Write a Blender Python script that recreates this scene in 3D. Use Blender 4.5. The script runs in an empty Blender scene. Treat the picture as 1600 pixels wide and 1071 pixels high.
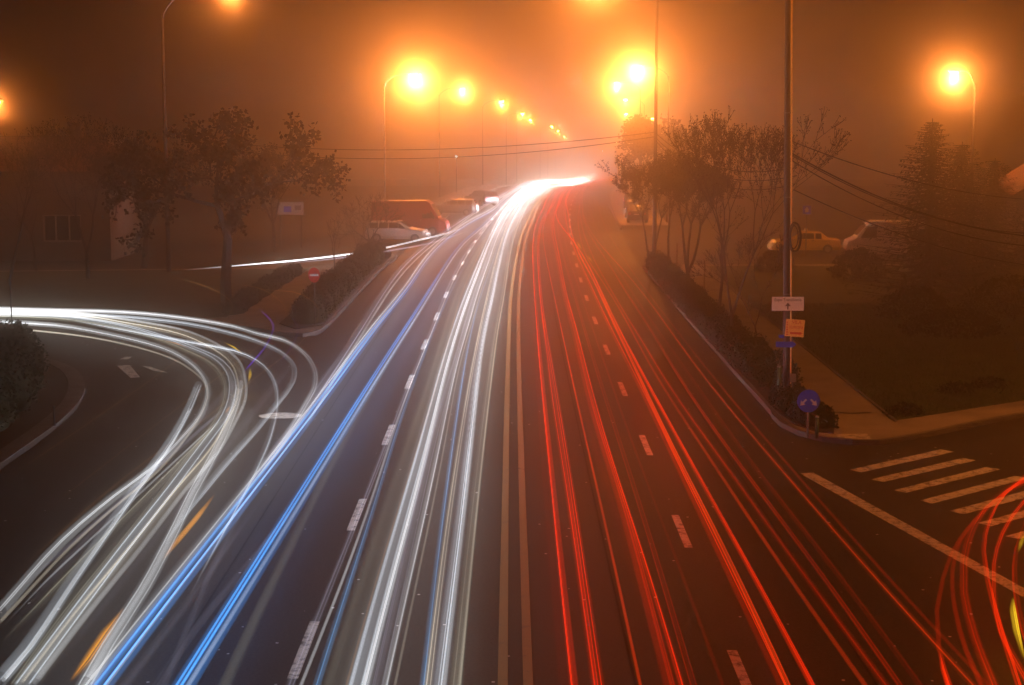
import bpy, bmesh, math, random
from mathutils import Vector, Matrix
random.seed(7)
SC = bpy.context.scene
COL = SC.collection
# ---------------------------------------------------------------- camera
H, F, V0, U0 = 8.3, 2600.0, 535.5, 797.0
TH = math.atan(342.5 / F)
CT, ST = math.cos(TH), math.sin(TH)
cam_data = bpy.data.cameras.new('camera')
cam = bpy.data.objects.new('camera', cam_data)
COL.objects.link(cam)
cam.location = (0, 0, H)
cam.rotation_euler = (math.pi / 2 - TH, 0, -3.0 / F)
cam_data.sensor_width = 36.0
cam_data.lens = F / 1600.0 * 36.0
cam_data.clip_start = 0.1
cam_data.clip_end = 3000
SC.camera = cam
# ---------------------------------------------------------------- world: a night sky above the fog
world = bpy.data.worlds.new('World')
SC.world = world
world.use_nodes = True
nt = world.node_tree
sky = nt.nodes.new('ShaderNodeTexSky')
sky.sky_type = 'NISHITA'
sky.sun_disc = False
sky.sun_elevation = math.radians(-4.0)
sky.sun_rotation = math.radians(200)
nt.links.new(sky.outputs[0], nt.nodes['Background'].inputs[0])
nt.nodes['Background'].inputs[1].default_value = 0.0006
# ---------------------------------------------------------------- exposure and renderer
SC.view_settings.view_transform = 'Standard'
SC.view_settings.look = 'None'
SC.view_settings.exposure = -0.52
SC.view_settings.gamma = 1.0
SC.render.engine = 'CYCLES'
cy = SC.cycles
cy.use_denoising = True
try:
    cy.denoiser = 'OPENIMAGEDENOISE'
except Exception:
    pass
cy.max_bounces = 4
cy.diffuse_bounces = 2
cy.glossy_bounces = 2
cy.transmission_bounces = 3
cy.volume_bounces = 0
cy.transparent_max_bounces = 64
cy.sample_clamp_indirect = 4.0
cy.use_light_tree = True
cy.use_adaptive_sampling = True
cy.adaptive_threshold = 0.03
cy.adaptive_min_samples = 24
LAMP_W = 22500.0
FOG = 0.0039          # droplets that scatter widely
FOG_G = 0.88
FOG_F = 0.0026        # droplets' narrow forward aureole
FOG_FG = 0.990
SODIUM = (1.0, 0.272, 0.048)

# ---------------------------------------------------------------- the lie of the land
def lerp_table(tab, t):
    if t <= tab[0][0]:
        return tab[0][1]
    for i in range(len(tab) - 1):
        a, b = tab[i], tab[i + 1]
        if t <= b[0]:
            p0 = tab[max(0, i - 1)]; p3 = tab[min(len(tab) - 1, i + 2)]
            h = b[0] - a[0]
            m0 = (b[1] - p0[1]) / (b[0] - p0[0]); m1 = (p3[1] - a[1]) / (p3[0] - a[0])
            s = (t - a[0]) / h
            return ((2*s**3 - 3*s*s + 1) * a[1] + (s**3 - 2*s*s + s) * h * m0 + (-2*s**3 + 3*s*s) * b[1] + (s**3 - s*s) * h * m1)
    a, b = tab[-2], tab[-1]
    return b[1] + (t - b[0]) * (b[1] - a[1]) / (b[0] - a[0])
GZ = [(-60, 0), (150, 0), (215, 0), (240, -.6), (285, -2.2), (332, -3.4), (380, -4.6), (427, -5.9), (475, -7.6), (600, -12), (720, -16)]
XC = [(-60, .1), (0, .1), (50, .12), (80, .25), (100, .55), (120, .95), (145, 1.8), (170, 2.8), (200, 4.6), (237, 7.8), (285, 11.6), (332, 15.8), (380, 19.3), (427, 22), (475, 24.2), (600, 28.5), (720, 31)]
def gz(y): return 0.0 if y <= 215 else lerp_table(GZ, y)
def xc(y): return lerp_table(XC, y)
def at(u, v, h=0.0):
    """The place in the street, at height h above the ground, that photograph pixel (u, v) shows."""
    t = (v - V0) / F
    k = (ST + t * CT) / (CT - t * ST)          # drop per metre forward
    y = (H - h) / k if k > 1e-4 else 700.0
    if y > 215 or k <= 1e-4:
        lo, y = 200.0, 700.0
        yy = lo
        while yy < 700:
            if H - k * yy <= gz(yy) + h:
                y = yy; break
            yy += 1.0
    z = gz(y) + h
    dep = y * CT + (H - z) * ST
    return Vector(((u - U0) / F * dep, y, z))
def on(u, y, z=0.0):
    """The point straight ahead at distance y and height z on the vertical through photograph column u."""
    dep = y * CT + (H - z) * ST
    return Vector(((u - U0) / F * dep, y, z))
def over(u, v, y):
    """The point at distance y seen at pixel (u, v)."""
    t = (v - V0) / F
    z = H - (ST + t * CT) / (CT - t * ST) * y
    return on(u, y, z)

# ---------------------------------------------------------------- materials
MATS = {}
def nodes_of(name):
    m = bpy.data.materials.new(name); m.use_nodes = True
    n = m.node_tree
    return m, n, n.nodes['Principled BSDF']
def mat(name, col, rough=.7, metal=0.0, var=0.0, scale=6.0, bump=0.0, col2=None, spec=.5):
    if name in MATS: return MATS[name]
    m, n, b = nodes_of(name)
    b.inputs['Roughness'].default_value = rough
    b.inputs['Metallic'].default_value = metal
    b.inputs['Specular IOR Level'].default_value = spec
    tc = n.nodes.new('ShaderNodeTexCoord')
    nz = n.nodes.new('ShaderNodeTexNoise'); nz.inputs['Scale'].default_value = scale; nz.inputs['Detail'].default_value = 6
    n.links.new(tc.outputs['Object'], nz.inputs['Vector'])
    rp = n.nodes.new('ShaderNodeValToRGB')
    c2 = col2 if col2 else tuple(min(1, c * (1 + var)) for c in col)
    c1 = tuple(c * (1 - var) for c in col) if not col2 else col
    rp.color_ramp.elements[0].position = .3; rp.color_ramp.elements[1].position = .7
    rp.color_ramp.elements[0].color = (*c1, 1); rp.color_ramp.elements[1].color = (*c2, 1)
    n.links.new(nz.outputs['Fac'], rp.inputs['Fac'])
    n.links.new(rp.outputs['Color'], b.inputs['Base Color'])
    if bump:
        bp = n.nodes.new('ShaderNodeBump'); bp.inputs['Strength'].default_value = bump; bp.inputs['Distance'].default_value = .02
        nz2 = n.nodes.new('ShaderNodeTexNoise'); nz2.inputs['Scale'].default_value = scale * 6; nz2.inputs['Detail'].default_value = 4
        n.links.new(tc.outputs['Object'], nz2.inputs['Vector'])
        n.links.new(nz2.outputs['Fac'], bp.inputs['Height'])
        n.links.new(bp.outputs['Normal'], b.inputs['Normal'])
    MATS[name] = m
    return m
def asphalt(name, c0, c1, rough):
    m, n, b = nodes_of(name)
    L = n.links.new
    tc = n.nodes.new('ShaderNodeTexCoord')
    big = n.nodes.new('ShaderNodeTexNoise'); big.inputs['Scale'].default_value = .22; big.inputs['Detail'].default_value = 8
    mp = n.nodes.new('ShaderNodeMapping'); mp.inputs['Scale'].default_value = (1.0, .22, 1)   # wheel-worn streaks run along the road
    L(tc.outputs['Object'], mp.inputs['Vector']); L(mp.outputs['Vector'], big.inputs['Vector'])
    fine = n.nodes.new('ShaderNodeTexNoise'); fine.inputs['Scale'].default_value = 18; fine.inputs['Detail'].default_value = 8
    L(tc.outputs['Object'], fine.inputs['Vector'])
    mx = n.nodes.new('ShaderNodeMath'); mx.operation = 'MULTIPLY_ADD'; mx.inputs[1].default_value = .9
    L(fine.outputs['Fac'], mx.inputs[0]); L(big.outputs['Fac'], mx.inputs[2])
    rp = n.nodes.new('ShaderNodeValToRGB')
    rp.color_ramp.elements[0].position = .7; rp.color_ramp.elements[1].position = 1.0
    rp.color_ramp.elements[0].color = (*c0, 1); rp.color_ramp.elements[1].color = (*c1, 1)
    L(mx.outputs[0], rp.inputs['Fac'])
    vo = n.nodes.new('ShaderNodeTexVoronoi'); vo.inputs['Scale'].default_value = 1.6   # scattered pale chippings
    L(tc.outputs['Object'], vo.inputs['Vector'])
    lt = n.nodes.new('ShaderNodeMath'); lt.operation = 'LESS_THAN'; lt.inputs[1].default_value = .045
    L(vo.outputs['Distance'], lt.inputs[0])
    mc = n.nodes.new('ShaderNodeMixRGB'); mc.inputs[2].default_value = (.75, .72, .7, 1)
    L(lt.outputs[0], mc.inputs[0]); L(rp.outputs['Color'], mc.inputs[1])
    L(mc.outputs[0], b.inputs['Base Color'])
    b.inputs['Specular IOR Level'].default_value = .2
    rr = n.nodes.new('ShaderNodeMapRange'); rr.inputs[3].default_value = rough - .14; rr.inputs[4].default_value = rough + .14
    L(big.outputs['Fac'], rr.inputs[0]); L(rr.outputs[0], b.inputs['Roughness'])
    bp = n.nodes.new('ShaderNodeBump'); bp.inputs['Strength'].default_value = .5; bp.inputs['Distance'].default_value = .01
    f2 = n.nodes.new('ShaderNodeTexNoise'); f2.inputs['Scale'].default_value = 60
    L(tc.outputs['Object'], f2.inputs['Vector']); L(f2.outputs['Fac'], bp.inputs['Height']); L(bp.outputs['Normal'], b.inputs['Normal'])
    MATS[name] = m
    return m
def worn_paint(name, col, under, hole=.42, scale=5.0):
    m, n, b = nodes_of(name)
    L = n.links.new
    tc = n.nodes.new('ShaderNodeTexCoord')
    nz = n.nodes.new('ShaderNodeTexNoise'); nz.inputs['Scale'].default_value = scale; nz.inputs['Detail'].default_value = 10; nz.inputs['Roughness'].default_value = .75
    L(tc.outputs['Object'], nz.inputs['Vector'])
    rp = n.nodes.new('ShaderNodeValToRGB')
    rp.color_ramp.elements[0].position = hole - .06; rp.color_ramp.elements[1].position = hole + .06
    rp.color_ramp.elements[0].color = (*under, 1); rp.color_ramp.elements[1].color = (*col, 1)
    L(nz.outputs['Fac'], rp.inputs['Fac']); L(rp.outputs['Color'], b.inputs['Base Color'])
    b.inputs['Roughness'].default_value = .65
    MATS[name] = m
    return m
def glow(name, col, strength):
    if name in MATS: return MATS[name]
    m = bpy.data.materials.new(name); m.use_nodes = True
    n = m.node_tree; n.nodes.clear()
    o = n.nodes.new('ShaderNodeOutputMaterial'); e = n.nodes.new('ShaderNodeEmission')
    e.inputs[0].default_value = (*col, 1); e.inputs[1].default_value = strength
    n.links.new(e.outputs[0], o.inputs[0])
    MATS[name] = m
    return m
def trail_mat(name, col):
    """A tube of glowing air: it adds light, hides nothing, and is brightest where the line of sight through it is longest."""
    if name in MATS: return MATS[name]
    m = bpy.data.materials.new(name); m.use_nodes = True
    n = m.node_tree; n.nodes.clear(); L = n.links.new
    o = n.nodes.new('ShaderNodeOutputMaterial'); e = n.nodes.new('ShaderNodeEmission'); t = n.nodes.new('ShaderNodeBsdfTransparent')
    add = n.nodes.new('ShaderNodeAddShader')
    at_ = n.nodes.new('ShaderNodeAttribute'); at_.attribute_name = 'power'
    lw = n.nodes.new('ShaderNodeLayerWeight'); lw.inputs[0].default_value = .5
    iv = n.nodes.new('ShaderNodeMath'); iv.operation = 'SUBTRACT'; iv.inputs[0].default_value = 1.0
    L(lw.outputs['Facing'], iv.inputs[1])
    ml = n.nodes.new('ShaderNodeMath'); ml.operation = 'MULTIPLY'
    pw_ = n.nodes.new('ShaderNodeMath'); pw_.operation = 'POWER'; pw_.inputs[1].default_value = 1.5
    L(iv.outputs[0], pw_.inputs[0]); L(pw_.outputs[0], ml.inputs[0]); L(at_.outputs['Fac'], ml.inputs[1])
    e.inputs[0].default_value = (*col, 1)
    L(ml.outputs[0], e.inputs[1])
    m.cycles.emission_sampling = 'NONE'
    L(e.outputs[0], add.inputs[0]); L(t.outputs[0], add.inputs[1]); L(add.outputs[0], o.inputs[0])
    MATS[name] = m
    return m
asphalt('asphalt', (.016, .015, .016), (.05, .046, .043), .62)
asphalt('asphalt_old', (.02, .018, .016), (.06, .054, .047), .7)
worn_paint('paint_white', (.55, .5, .42), (.06, .055, .05), .45)
worn_paint('paint_cream', (.22, .16, .07), (.1, .095, .085), .38, 3.0)
asphalt('patch_tar', (.01, .01, .01), (.03, .028, .027), .8)
mat('concrete', (.12, .11, .095), .85, var=.25, scale=2.5, bump=.3)
mat('paving', (.27, .23, .18), .85, var=.25, scale=.8, bump=.3)
mat('pole_concrete', (.07, .06, .05), .8, var=.15, scale=3, bump=.2)
mat('soil', (.03, .024, .018), .95, var=.4, scale=3, bump=.6)
mat('lawn_ground', (.03, .045, .012), .95, var=.5, scale=1.2, bump=.6)
mat('verge', (.03, .03, .018), .95, var=.4, scale=.5, bump=.4)
mat('grass_blade', (.055, .085, .022), .8, var=.4, scale=.7)
mat('hedge_leaf', (.016, .022, .009), .95, var=.5, scale=3, spec=.1)
mat('tree_leaf', (.045, .032, .014), .9, var=.5, scale=2, spec=.1)
mat('needle', (.02, .038, .02), .8, var=.4, scale=3)
mat('bark', (.05, .038, .03), .9, var=.35, scale=8, bump=.5)
mat('metal_grey', (.3, .3, .3), .5, .6, var=.1)
mat('metal_dark', (.06, .06, .06), .6, .3, var=.2)
mat('green_post', (.04, .12, .06), .5, 0, var=.15)
mat('sign_white', (.72, .72, .7), .45, var=.04)
mat('sign_cream', (.85, .58, .18), .45, var=.05)
mat('sign_red', (.6, .03, .02), .4, var=.05)
mat('sign_blue', (.03, .07, .75), .4, var=.05)
mat('black', (.012, .012, .013), .6, var=.2)
mat('rubber', (.015, .015, .015), .85, var=.2)
mat('glass_dark', (.01, .011, .013), .08, var=.1)
mat('chrome', (.6, .6, .6), .2, 1.0)
mat('lens_red', (.35, .01, .01), .25)
mat('lens_clear', (.6, .6, .58), .15)
mat('car_white', (.5, .47, .42), .35, var=.04)
mat('car_yellow', (.6, .4, .02), .35, var=.05)
mat('car_red', (.24, .02, .012), .45, var=.06)
mat('car_dark', (.03, .032, .036), .22, .3, var=.1)
mat('car_silver', (.22, .21, .2), .3, .6, var=.05)
mat('render_wall', (.11, .092, .068), .9, var=.12, scale=1.2, bump=.2)
mat('roof_tile', (.18, .08, .05), .85, var=.25, scale=4, bump=.4)
mat('frame_white', (.3, .28, .25), .6, var=.05)
mat('wood', (.16, .1, .06), .8, var=.2)

# ---------------------------------------------------------------- mesh helpers
def link(o, parent=None):
    COL.objects.link(o)
    if parent is not None: o.parent = parent
    return o
def tag(o, label=None, cat=None, group=None, kind=None):
    if label: o['label'] = label
    if cat: o['category'] = cat
    if group: o['group'] = group
    if kind: o['kind'] = kind
    return o
def empty(name, loc=(0, 0, 0), rz=0.0):
    o = bpy.data.objects.new(name, None); o.empty_display_size = .2
    o.location = loc; o.rotation_euler = (0, 0, rz)
    return link(o)
class MB:
    def __init__(s): s.v = []; s.f = []
    def quad(s, a, b, c, d):
        i = len(s.v); s.v += [tuple(a), tuple(b), tuple(c), tuple(d)]; s.f.append((i, i+1, i+2, i+3)); return s
    def box(s, c, d, rz=0.0, top=1.0):
        i = len(s.v); cs, sn = math.cos(rz), math.sin(rz)
        for z in (-.5, .5):
            k = top if z > 0 else 1.0
            for x, y in ((-.5, -.5), (.5, -.5), (.5, .5), (-.5, .5)):
                X, Y = x * d[0] * k, y * d[1] * k
                s.v.append((c[0] + X*cs - Y*sn, c[1] + X*sn + Y*cs, c[2] + z * d[2]))
        for f in ((3,2,1,0), (4,5,6,7), (0,1,5,4), (1,2,6,5), (2,3,7,6), (3,0,4,7)):
            s.f.append(tuple(i + k for k in f))
        return s
    def tube(s, pts, rad, n=6, cap=True):
        pts = [Vector(p) for p in pts]
        if not hasattr(rad, '__len__'): rad = [rad] * len(pts)
        base = len(s.v); ref = None
        for k, p in enumerate(pts):
            t = (pts[min(k+1, len(pts)-1)] - pts[max(k-1, 0)])
            t = t.normalized() if t.length > 1e-9 else Vector((0, 0, 1))
            if ref is None: ref = Vector((0, 0, 1)) if abs(t.z) < .9 else Vector((1, 0, 0))
            a = t.cross(ref)
            if a.length < 1e-4: a = t.cross(Vector((0, 1, 0)))
            a.normalize(); b = a.cross(t).normalized(); ref = b
            for j in range(n):
                an = 2*math.pi*j/n
                s.v.append(tuple(p + (a*math.cos(an) + b*math.sin(an)) * rad[k]))
        for k in range(len(pts)-1):
            for j in range(n):
                q = base + k*n
                s.f.append((q+j, q+(j+1) % n, q+n+(j+1) % n, q+n+j))
        if cap:
            s.f.append(tuple(base + j for j in reversed(range(n))))
            s.f.append(tuple(base + (len(pts)-1)*n + j for j in range(n)))
        return s
    def disc(s, c, r, axis, th, n=24):
        ax = Vector(axis).normalized(); return s.tube([Vector(c) - ax*th/2, Vector(c) + ax*th/2], r, n)
    def poly(s, pts, z0, z1):
        """A flat shape in plan, given thickness from z0 to z1."""
        i = len(s.v); n = len(pts)
        for z in (z0, z1): s.v += [(p[0], p[1], z) for p in pts]
        s.f.append(tuple(i + n + k for k in range(n))); s.f.append(tuple(i + k for k in reversed(range(n))))
        for k in range(n): s.f.append((i+k, i+(k+1) % n, i+n+(k+1) % n, i+n+k))
        return s
    def build(s, name, m, parent=None, smooth=False):
        me = bpy.data.meshes.new(name)
        me.from_pydata(s.v, [], s.f)
        me.materials.append(MATS[m] if isinstance(m, str) else m)
        if smooth:
            me.polygons.foreach_set('use_smooth', [True] * len(me.polygons))
        me.update()
        return link(bpy.data.objects.new(name, me), parent)
def ccw(pts):
    a = sum(pts[i][0]*pts[(i+1) % len(pts)][1] - pts[(i+1) % len(pts)][0]*pts[i][1] for i in range(len(pts)))
    return pts if a > 0 else list(reversed(pts))
def sheet(name, pts, z, m, parent=None):
    me = bpy.data.meshes.new(name); bm = bmesh.new()
    f = bm.faces.new([bm.verts.new((p[0], p[1], z)) for p in ccw(pts)])
    bmesh.ops.triangulate(bm, faces=[f]); bm.to_mesh(me); bm.free()
    me.materials.append(MATS[m])
    return link(bpy.data.objects.new(name, me), parent)
def slab(name, pts, z0, z1, m, parent=None):
    o = MB().poly(ccw(pts), z0, z1).build(name, m, parent)
    bm = bmesh.new(); bm.from_mesh(o.data); bmesh.ops.triangulate(bm, faces=[f for f in bm.faces if len(f.verts) > 4]); bm.to_mesh(o.data); bm.free()
    return o
def offset(path, d):
    out = []
    for i, p in enumerate(path):
        a = Vector(path[max(0, i-1)][:2]); b = Vector(path[min(len(path)-1, i+1)][:2]); t = (b - a).normalized()
        out.append((p[0] - t.y*d, p[1] + t.x*d))
    return out
def kerb(path, w, z0, z1, m='concrete', name='kerb', parent=None):
    """Kerb stones laid end to end along a path, their outer face on it."""
    q = offset(path, w); mb = MB()
    for i in range(len(path)-1):
        a, b, c, d = path[i], path[i+1], q[i+1], q[i]
        k = len(mb.v)
        for z in (z0, z1): mb.v += [(p[0], p[1], z + gz(p[1])) for p in (a, b, c, d)]
        for f in ((3,2,1,0), (4,5,6,7), (0,1,5,4), (2,3,7,6)) + (((3,0,4,7),) if i == 0 else ()) + (((1,2,6,5),) if i == len(path)-2 else ()):
            mb.f.append(tuple(k + j for j in f))
    return mb.build(name, m, parent)
def smooth_path(pts, step):
    """Catmull-Rom through 2-D or 3-D points, resampled about every step metres."""
    P = [Vector(p if len(p) == 3 else (p[0], p[1], 0)) for p in pts]; out = []
    for i in range(len(P)-1):
        p0 = P[max(0, i-1)]; p1 = P[i]; p2 = P[i+1]; p3 = P[min(len(P)-1, i+2)]
        if i == 0: p0 = 2*p1 - p2
        if i == len(P)-2: p3 = 2*p2 - p1
        t0, t1 = 0.0, max(1e-3, (p1-p0).length ** .5); t2 = t1 + max(1e-3, (p2-p1).length ** .5); t3 = t2 + max(1e-3, (p3-p2).length ** .5)
        n = max(1, int((p2-p1).length / step))
        for k in range(n):
            t = t1 + (t2-t1)*k/n
            A1 = p0*((t1-t)/(t1-t0)) + p1*((t-t0)/(t1-t0)); A2 = p1*((t2-t)/(t2-t1)) + p2*((t-t1)/(t2-t1)); A3 = p2*((t3-t)/(t3-t2)) + p3*((t-t2)/(t3-t2))
            B1 = A1*((t2-t)/(t2-t0)) + A2*((t-t0)/(t2-t0)); B2 = A2*((t3-t)/(t3-t1)) + A3*((t-t1)/(t3-t1))
            out.append(B1*((t2-t)/(t2-t1)) + B2*((t-t1)/(t2-t1)))
    out.append(P[-1])
    return out
def rng(a, b): return random.uniform(a, b)
# ================================================================ the setting
ROWS = [-60, -20, 0] + list(range(10, 216, 5)) + list(range(220, 721, 6))
def ribbon(name, l, r, dz, m, rows, parent=None):
    """A strip of ground along the road between side offsets l and r from the centre line."""
    mb = MB()
    for y in rows:
        a = l(y) if callable(l) else l; b = r(y) if callable(r) else r
        z = gz(y) + dz
        mb.v += [(xc(y) + a, y, z), (xc(y) + b, y, z)]
    for i in range(len(rows)-1): mb.f.append((2*i, 2*i+1, 2*i+3, 2*i+2))
    return mb.build(name, m, parent)
mb = MB(); xs = [-330, -160, -80, -45, -25, -12, 0, 12, 25, 45, 80, 160, 330]
for y in ROWS:
    for x in xs: mb.v.append((x, y, gz(y) - .03))
for i in range(len(ROWS)-1):
    for j in range(len(xs)-1):
        k = i*len(xs) + j; mb.f.append((k, k+1, k+len(xs)+1, k+len(xs)))
ground = tag(mb.build('ground', 'verge'), 'dark verge ground spreading away under the fog', kind='structure')
def left_edge(y):
    return -7.6 if y > 62 else (-12.4 if y < 46 else -12.4 + 4.8*(y-46)/16)
road = tag(ribbon('road', left_edge, lambda y: 7.35 if y > 44 else 9.5, 0.0, 'asphalt', ROWS), 'wide four-lane asphalt road curving away into the fog', kind='structure')
# side streets
left_street = tag(sheet('side_street', [(-6, 60.6), (-7.5, 64.5), (-9, 68), (-14, 71), (-30, 73), (-120, 76), (-120, 63), (-24, 59.5), (-17, 57.5), (-14.6, 52.5), (-13.3, 47), (-13, 43), (-6, 43)], .004, 'asphalt_old'), 'side street joining from the dark park side', kind='structure')
right_street = tag(sheet('cross_street', [(7.6, 10), (7.2, 44.5), (8.4, 42.9), (10.7, 43.4), (14.5, 46.7), (40, 63), (130, 120), (130, 40), (40, 8)], .004, 'asphalt_old'), 'side street with zebra crossing leaving past the corner', kind='structure')
back_street = tag(sheet('back_street', [(-7.3, 106), (-7.0, 118), (-9, 124), (-20, 112), (-40, 104), (-120, 98), (-120, 88), (-40, 92), (-16, 95)], .004, 'asphalt_old'), 'narrow street slanting away behind the traffic island', kind='structure')
parking = tag(sheet('car_park', [(7.6, 97.5), (70, 97.5), (70, 128), (12, 131), (8.6, 131)], .004, 'asphalt_old'), 'asphalt car park beyond the lawn', kind='structure')
# lane dashes: the nearest cycle of the white broken lines, 9.2 m apart
def dash(x0, y0, ln, w=.16, m='paint_white'):
    mb = MB()
    a, b = xc(y0), xc(y0 + ln)
    za, zb = gz(y0) + .006, gz(y0+ln) + .006
    mb.quad((a+x0-w/2, y0, za), (a+x0+w/2, y0, za), (b+x0+w/2, y0+ln, zb), (b+x0-w/2, y0+ln, zb))
    return mb.build('lane_dash', m, road)
for k in range(-2, 20):
    dash(3.42, 32.0 + 9.2*k, 2.75)
    dash(-3.38, 33.4 + 9.2*k, 2.9, .17)
for s in (-1, 1):
    rows = [y for y in ROWS if y < 480]
    ribbon('centre_line', s*.19 - .075 - .02, s*.19 + .075 - .02, .006, 'paint_cream', rows, road)
# zebra crossing of the cross street and its give-way line
def ground_quad(name, px, m, parent, z=.009):
    mb = MB(); mb.quad(*[Vector((at(*p).x, at(*p).y, z)) for p in px]); return mb.build(name, m, parent)
bars = [((1328,735),(1346,739),(1491,707),(1470,703)), ((1361,750),(1381,754),(1525,720.5),(1505,716.5)), ((1397,767),(1416,771),(1563,734.5),(1542,730.5)),
        ((1438,783),(1457,788),(1607,748.5),(1586,744.5)), ((1484,799.5),(1506,804.6),(1658,764),(1634,759.5)), ((1527.5,818.3),(1549,823.4),(1705,781),(1680,777)), ((1571,839),(1593.5,843.6),(1752,799),(1727,795)), ((1618,860),(1642,865),(1803,818),(1777,814))]
for b in bars: ground_quad('zebra_bar', b, 'paint_white', right_street)
ground_quad('give_way_line', ((1250,741),(1271,739.5),(1600,920),(1600,935)), 'paint_white', right_street)
ground_quad('arrow_marking', ((183,572),(203,571),(219,590),(204,591)), 'paint_white', left_street)
ground_quad('arrow_marking', ((222,572),(236,574),(262,583),(240,580)), 'paint_white', left_street)
ground_quad('arrow_marking', ((187,562),(196,558),(207,558),(200,562)), 'paint_white', left_street)
mb = MB(); c = at(438, 650); k0 = len(mb.v)
mb.v += [(c.x + .62*math.cos(a*math.pi/9), c.y + .5*math.sin(a*math.pi/9), .007) for a in range(18)]; mb.f.append(tuple(range(18)))
mb.build('round_marking', 'paint_white', road)
def crack(px, w):
    mb = MB(); pts = [at(*p) for p in px]; fine = []
    for i in range(len(pts)-1):
        for k in range(6): fine.append(pts[i].lerp(pts[i+1], k/6) + Vector((rng(-.05, .05), 0, 0)))
    for i in range(len(fine)-1):
        a, b = fine[i], fine[i+1]; ww = w * rng(.5, 1.2)
        mb.quad((a.x-ww/2, a.y, .0075), (a.x+ww/2, a.y, .0075), (b.x+ww/2, b.y, .0075), (b.x-ww/2, b.y, .0075))
    mb.build('crack', 'black', road)
crack([(964,625),(971,646),(982,682),(993,718),(1007,752),(1020,785),(1033,804)], .05)
crack([(1060,905),(1078,945),(1095,984),(1118,1065)], .04)
crack([(795,735),(806,731),(822,736)], .09)
for x in (-5.4, 1.75, 5.35): ribbon('tar_seam', x, x + .035, .0052, 'patch_tar', [y for y in ROWS if 0 < y < 120], road)
# ---- corner block on the lawn side
RK = [(xc(y) + 7.35, y) for y in range(97, 46, -5)] + [(7.42, 46.5), (7.45, 45.2), (7.7, 43.9), (8.2, 43.0), (8.9, 42.55), (9.6, 42.5), (10.7, 43.25), (12.2, 44.6), (14.5, 46.5), (20, 50.1), (40, 63), (110, 108)]
RK = [(p.x, p.y) for p in smooth_path(RK, .8)]
block = tag(slab('pavement', RK + [(110, 112), (60, 97.5)], -.02, .12, 'paving'), 'paved footway round the corner by the zebra crossing', kind='structure')
kerb(RK, .16, -.02, .14, parent=block)
lawn_pts = [(10.7, 45.5), (15.3, 48.9), (40, 64.7), (100, 104), (60, 96), (11.4, 96), (11.0, 75)]
lawn = tag(slab('lawn', lawn_pts, .02, .135, 'lawn_ground'), 'dark lawn beside the footway', kind='structure')
kerb(list(reversed([(10.62, 45.3), (10.92, 75), (11.32, 96)])), .07, .02, .17, name='edging_stone', parent=lawn)
tag(slab('flower_bed', [(7.62, 96), (7.6, 75), (7.6, 47), (7.75, 45), (8.15, 43.8), (8.6, 43.5), (9.0, 45.5), (8.95, 75), (9.3, 96)], .02, .15, 'soil'), 'bare soil bed along the kerb under the hedge', kind='structure')
ground_quad('paint_patch', ((1306,686),(1355,685),(1362,694),(1312,695)), 'paint_white', block, .124)
mb = MB(); p = [at(1264, 648, .12), at(1300, 645, .12), at(1330, 647, .12), at(1362, 646, .12)]
for i in range(3): mb.quad((p[i].x, p[i].y, .1245), (p[i+1].x, p[i+1].y, .1245), (p[i+1].x, p[i+1].y+.16, .1245), (p[i].x, p[i].y+.16, .1245))
mb.build('tar_joint', 'black', block)
# far footways on both sides of the main road
tag(ribbon('far_pavement', 7.5, 11.5, .1, 'paving', [y for y in ROWS if y >= 131]), 'far footway running beside the parked cars', kind='structure')
tag(ribbon('far_footway', -11.5, -7.7, .1, 'paving', [y for y in ROWS if y >= 125]), 'far footway past the red van', kind='structure')
fk = tag(kerb([(xc(y) + 7.35, y) for y in reversed([131] + [y for y in ROWS if 131 < y < 480])], .15, -.02, .13, name='far_kerb'), 'kerb of the far footway by the parked cars', kind='structure')
fk2 = tag(kerb([(xc(y) - 7.55, y) for y in [125] + [y for y in ROWS if 125 < y < 480]], .15, -.02, .13, name='far_kerb'), 'kerb of the far footway by the red van', kind='structure')
# ---- traffic island with hedge, footway and trees
LK = [(-60, 72.4), (-30, 71.4), (-20, 70.3), (-13, 68.6), (-10, 66.2), (-9, 65.0), (-8.1, 64.6), (-7.65, 65.4), (-7.5, 67.5), (-7.42, 80), (-7.3, 95), (-7.05, 104), (-7.3, 105.6)]
LK = [(p.x, p.y) for p in smooth_path(LK, .8)]
island = tag(slab('traffic_island', LK + [(-16, 94.5), (-40, 91.5), (-60, 91)], -.02, .12, 'paving'), 'kerbed island with a footway and hedge between the streets', kind='structure')
kerb(LK, .16, -.02, .14, parent=island)
tag(slab('island_lawn', [(-60, 73.2), (-30, 72.3), (-20, 71.2), (-13.5, 69.6), (-12.1, 70.5), (-11.6, 80), (-11.4, 94.0), (-16, 93.6), (-40, 90.5), (-60, 90)], .02, .14, 'lawn_ground'), 'dark grass under the trees of the island', kind='structure')
tag(slab('island_bed', [(-7.62, 67.5), (-7.58, 80), (-7.4, 103), (-9.1, 103), (-9.45, 80), (-9.5, 68), (-8.6, 66.2)], .02, .15, 'soil'), 'bare soil bed under the island hedge', kind='structure')
# ---- near corner, in the dark
NK = [(-12.35, -20), (-12.35, 30), (-12.35, 40), (-12.5, 46), (-12.9, 49.5), (-13.8, 53.2), (-15.2, 56.4), (-17.5, 58.9), (-22, 60.2), (-60, 62), (-120, 63)]
NK = [(p.x, p.y) for p in smooth_path(NK, .9)]
corner = tag(slab('corner_pavement', NK + [(-120, -20)], -.02, .12, 'verge'), 'unlit ground of the near corner behind the curved kerb', kind='structure')
kerb(NK, .5, -.02, .14, parent=corner)

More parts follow.
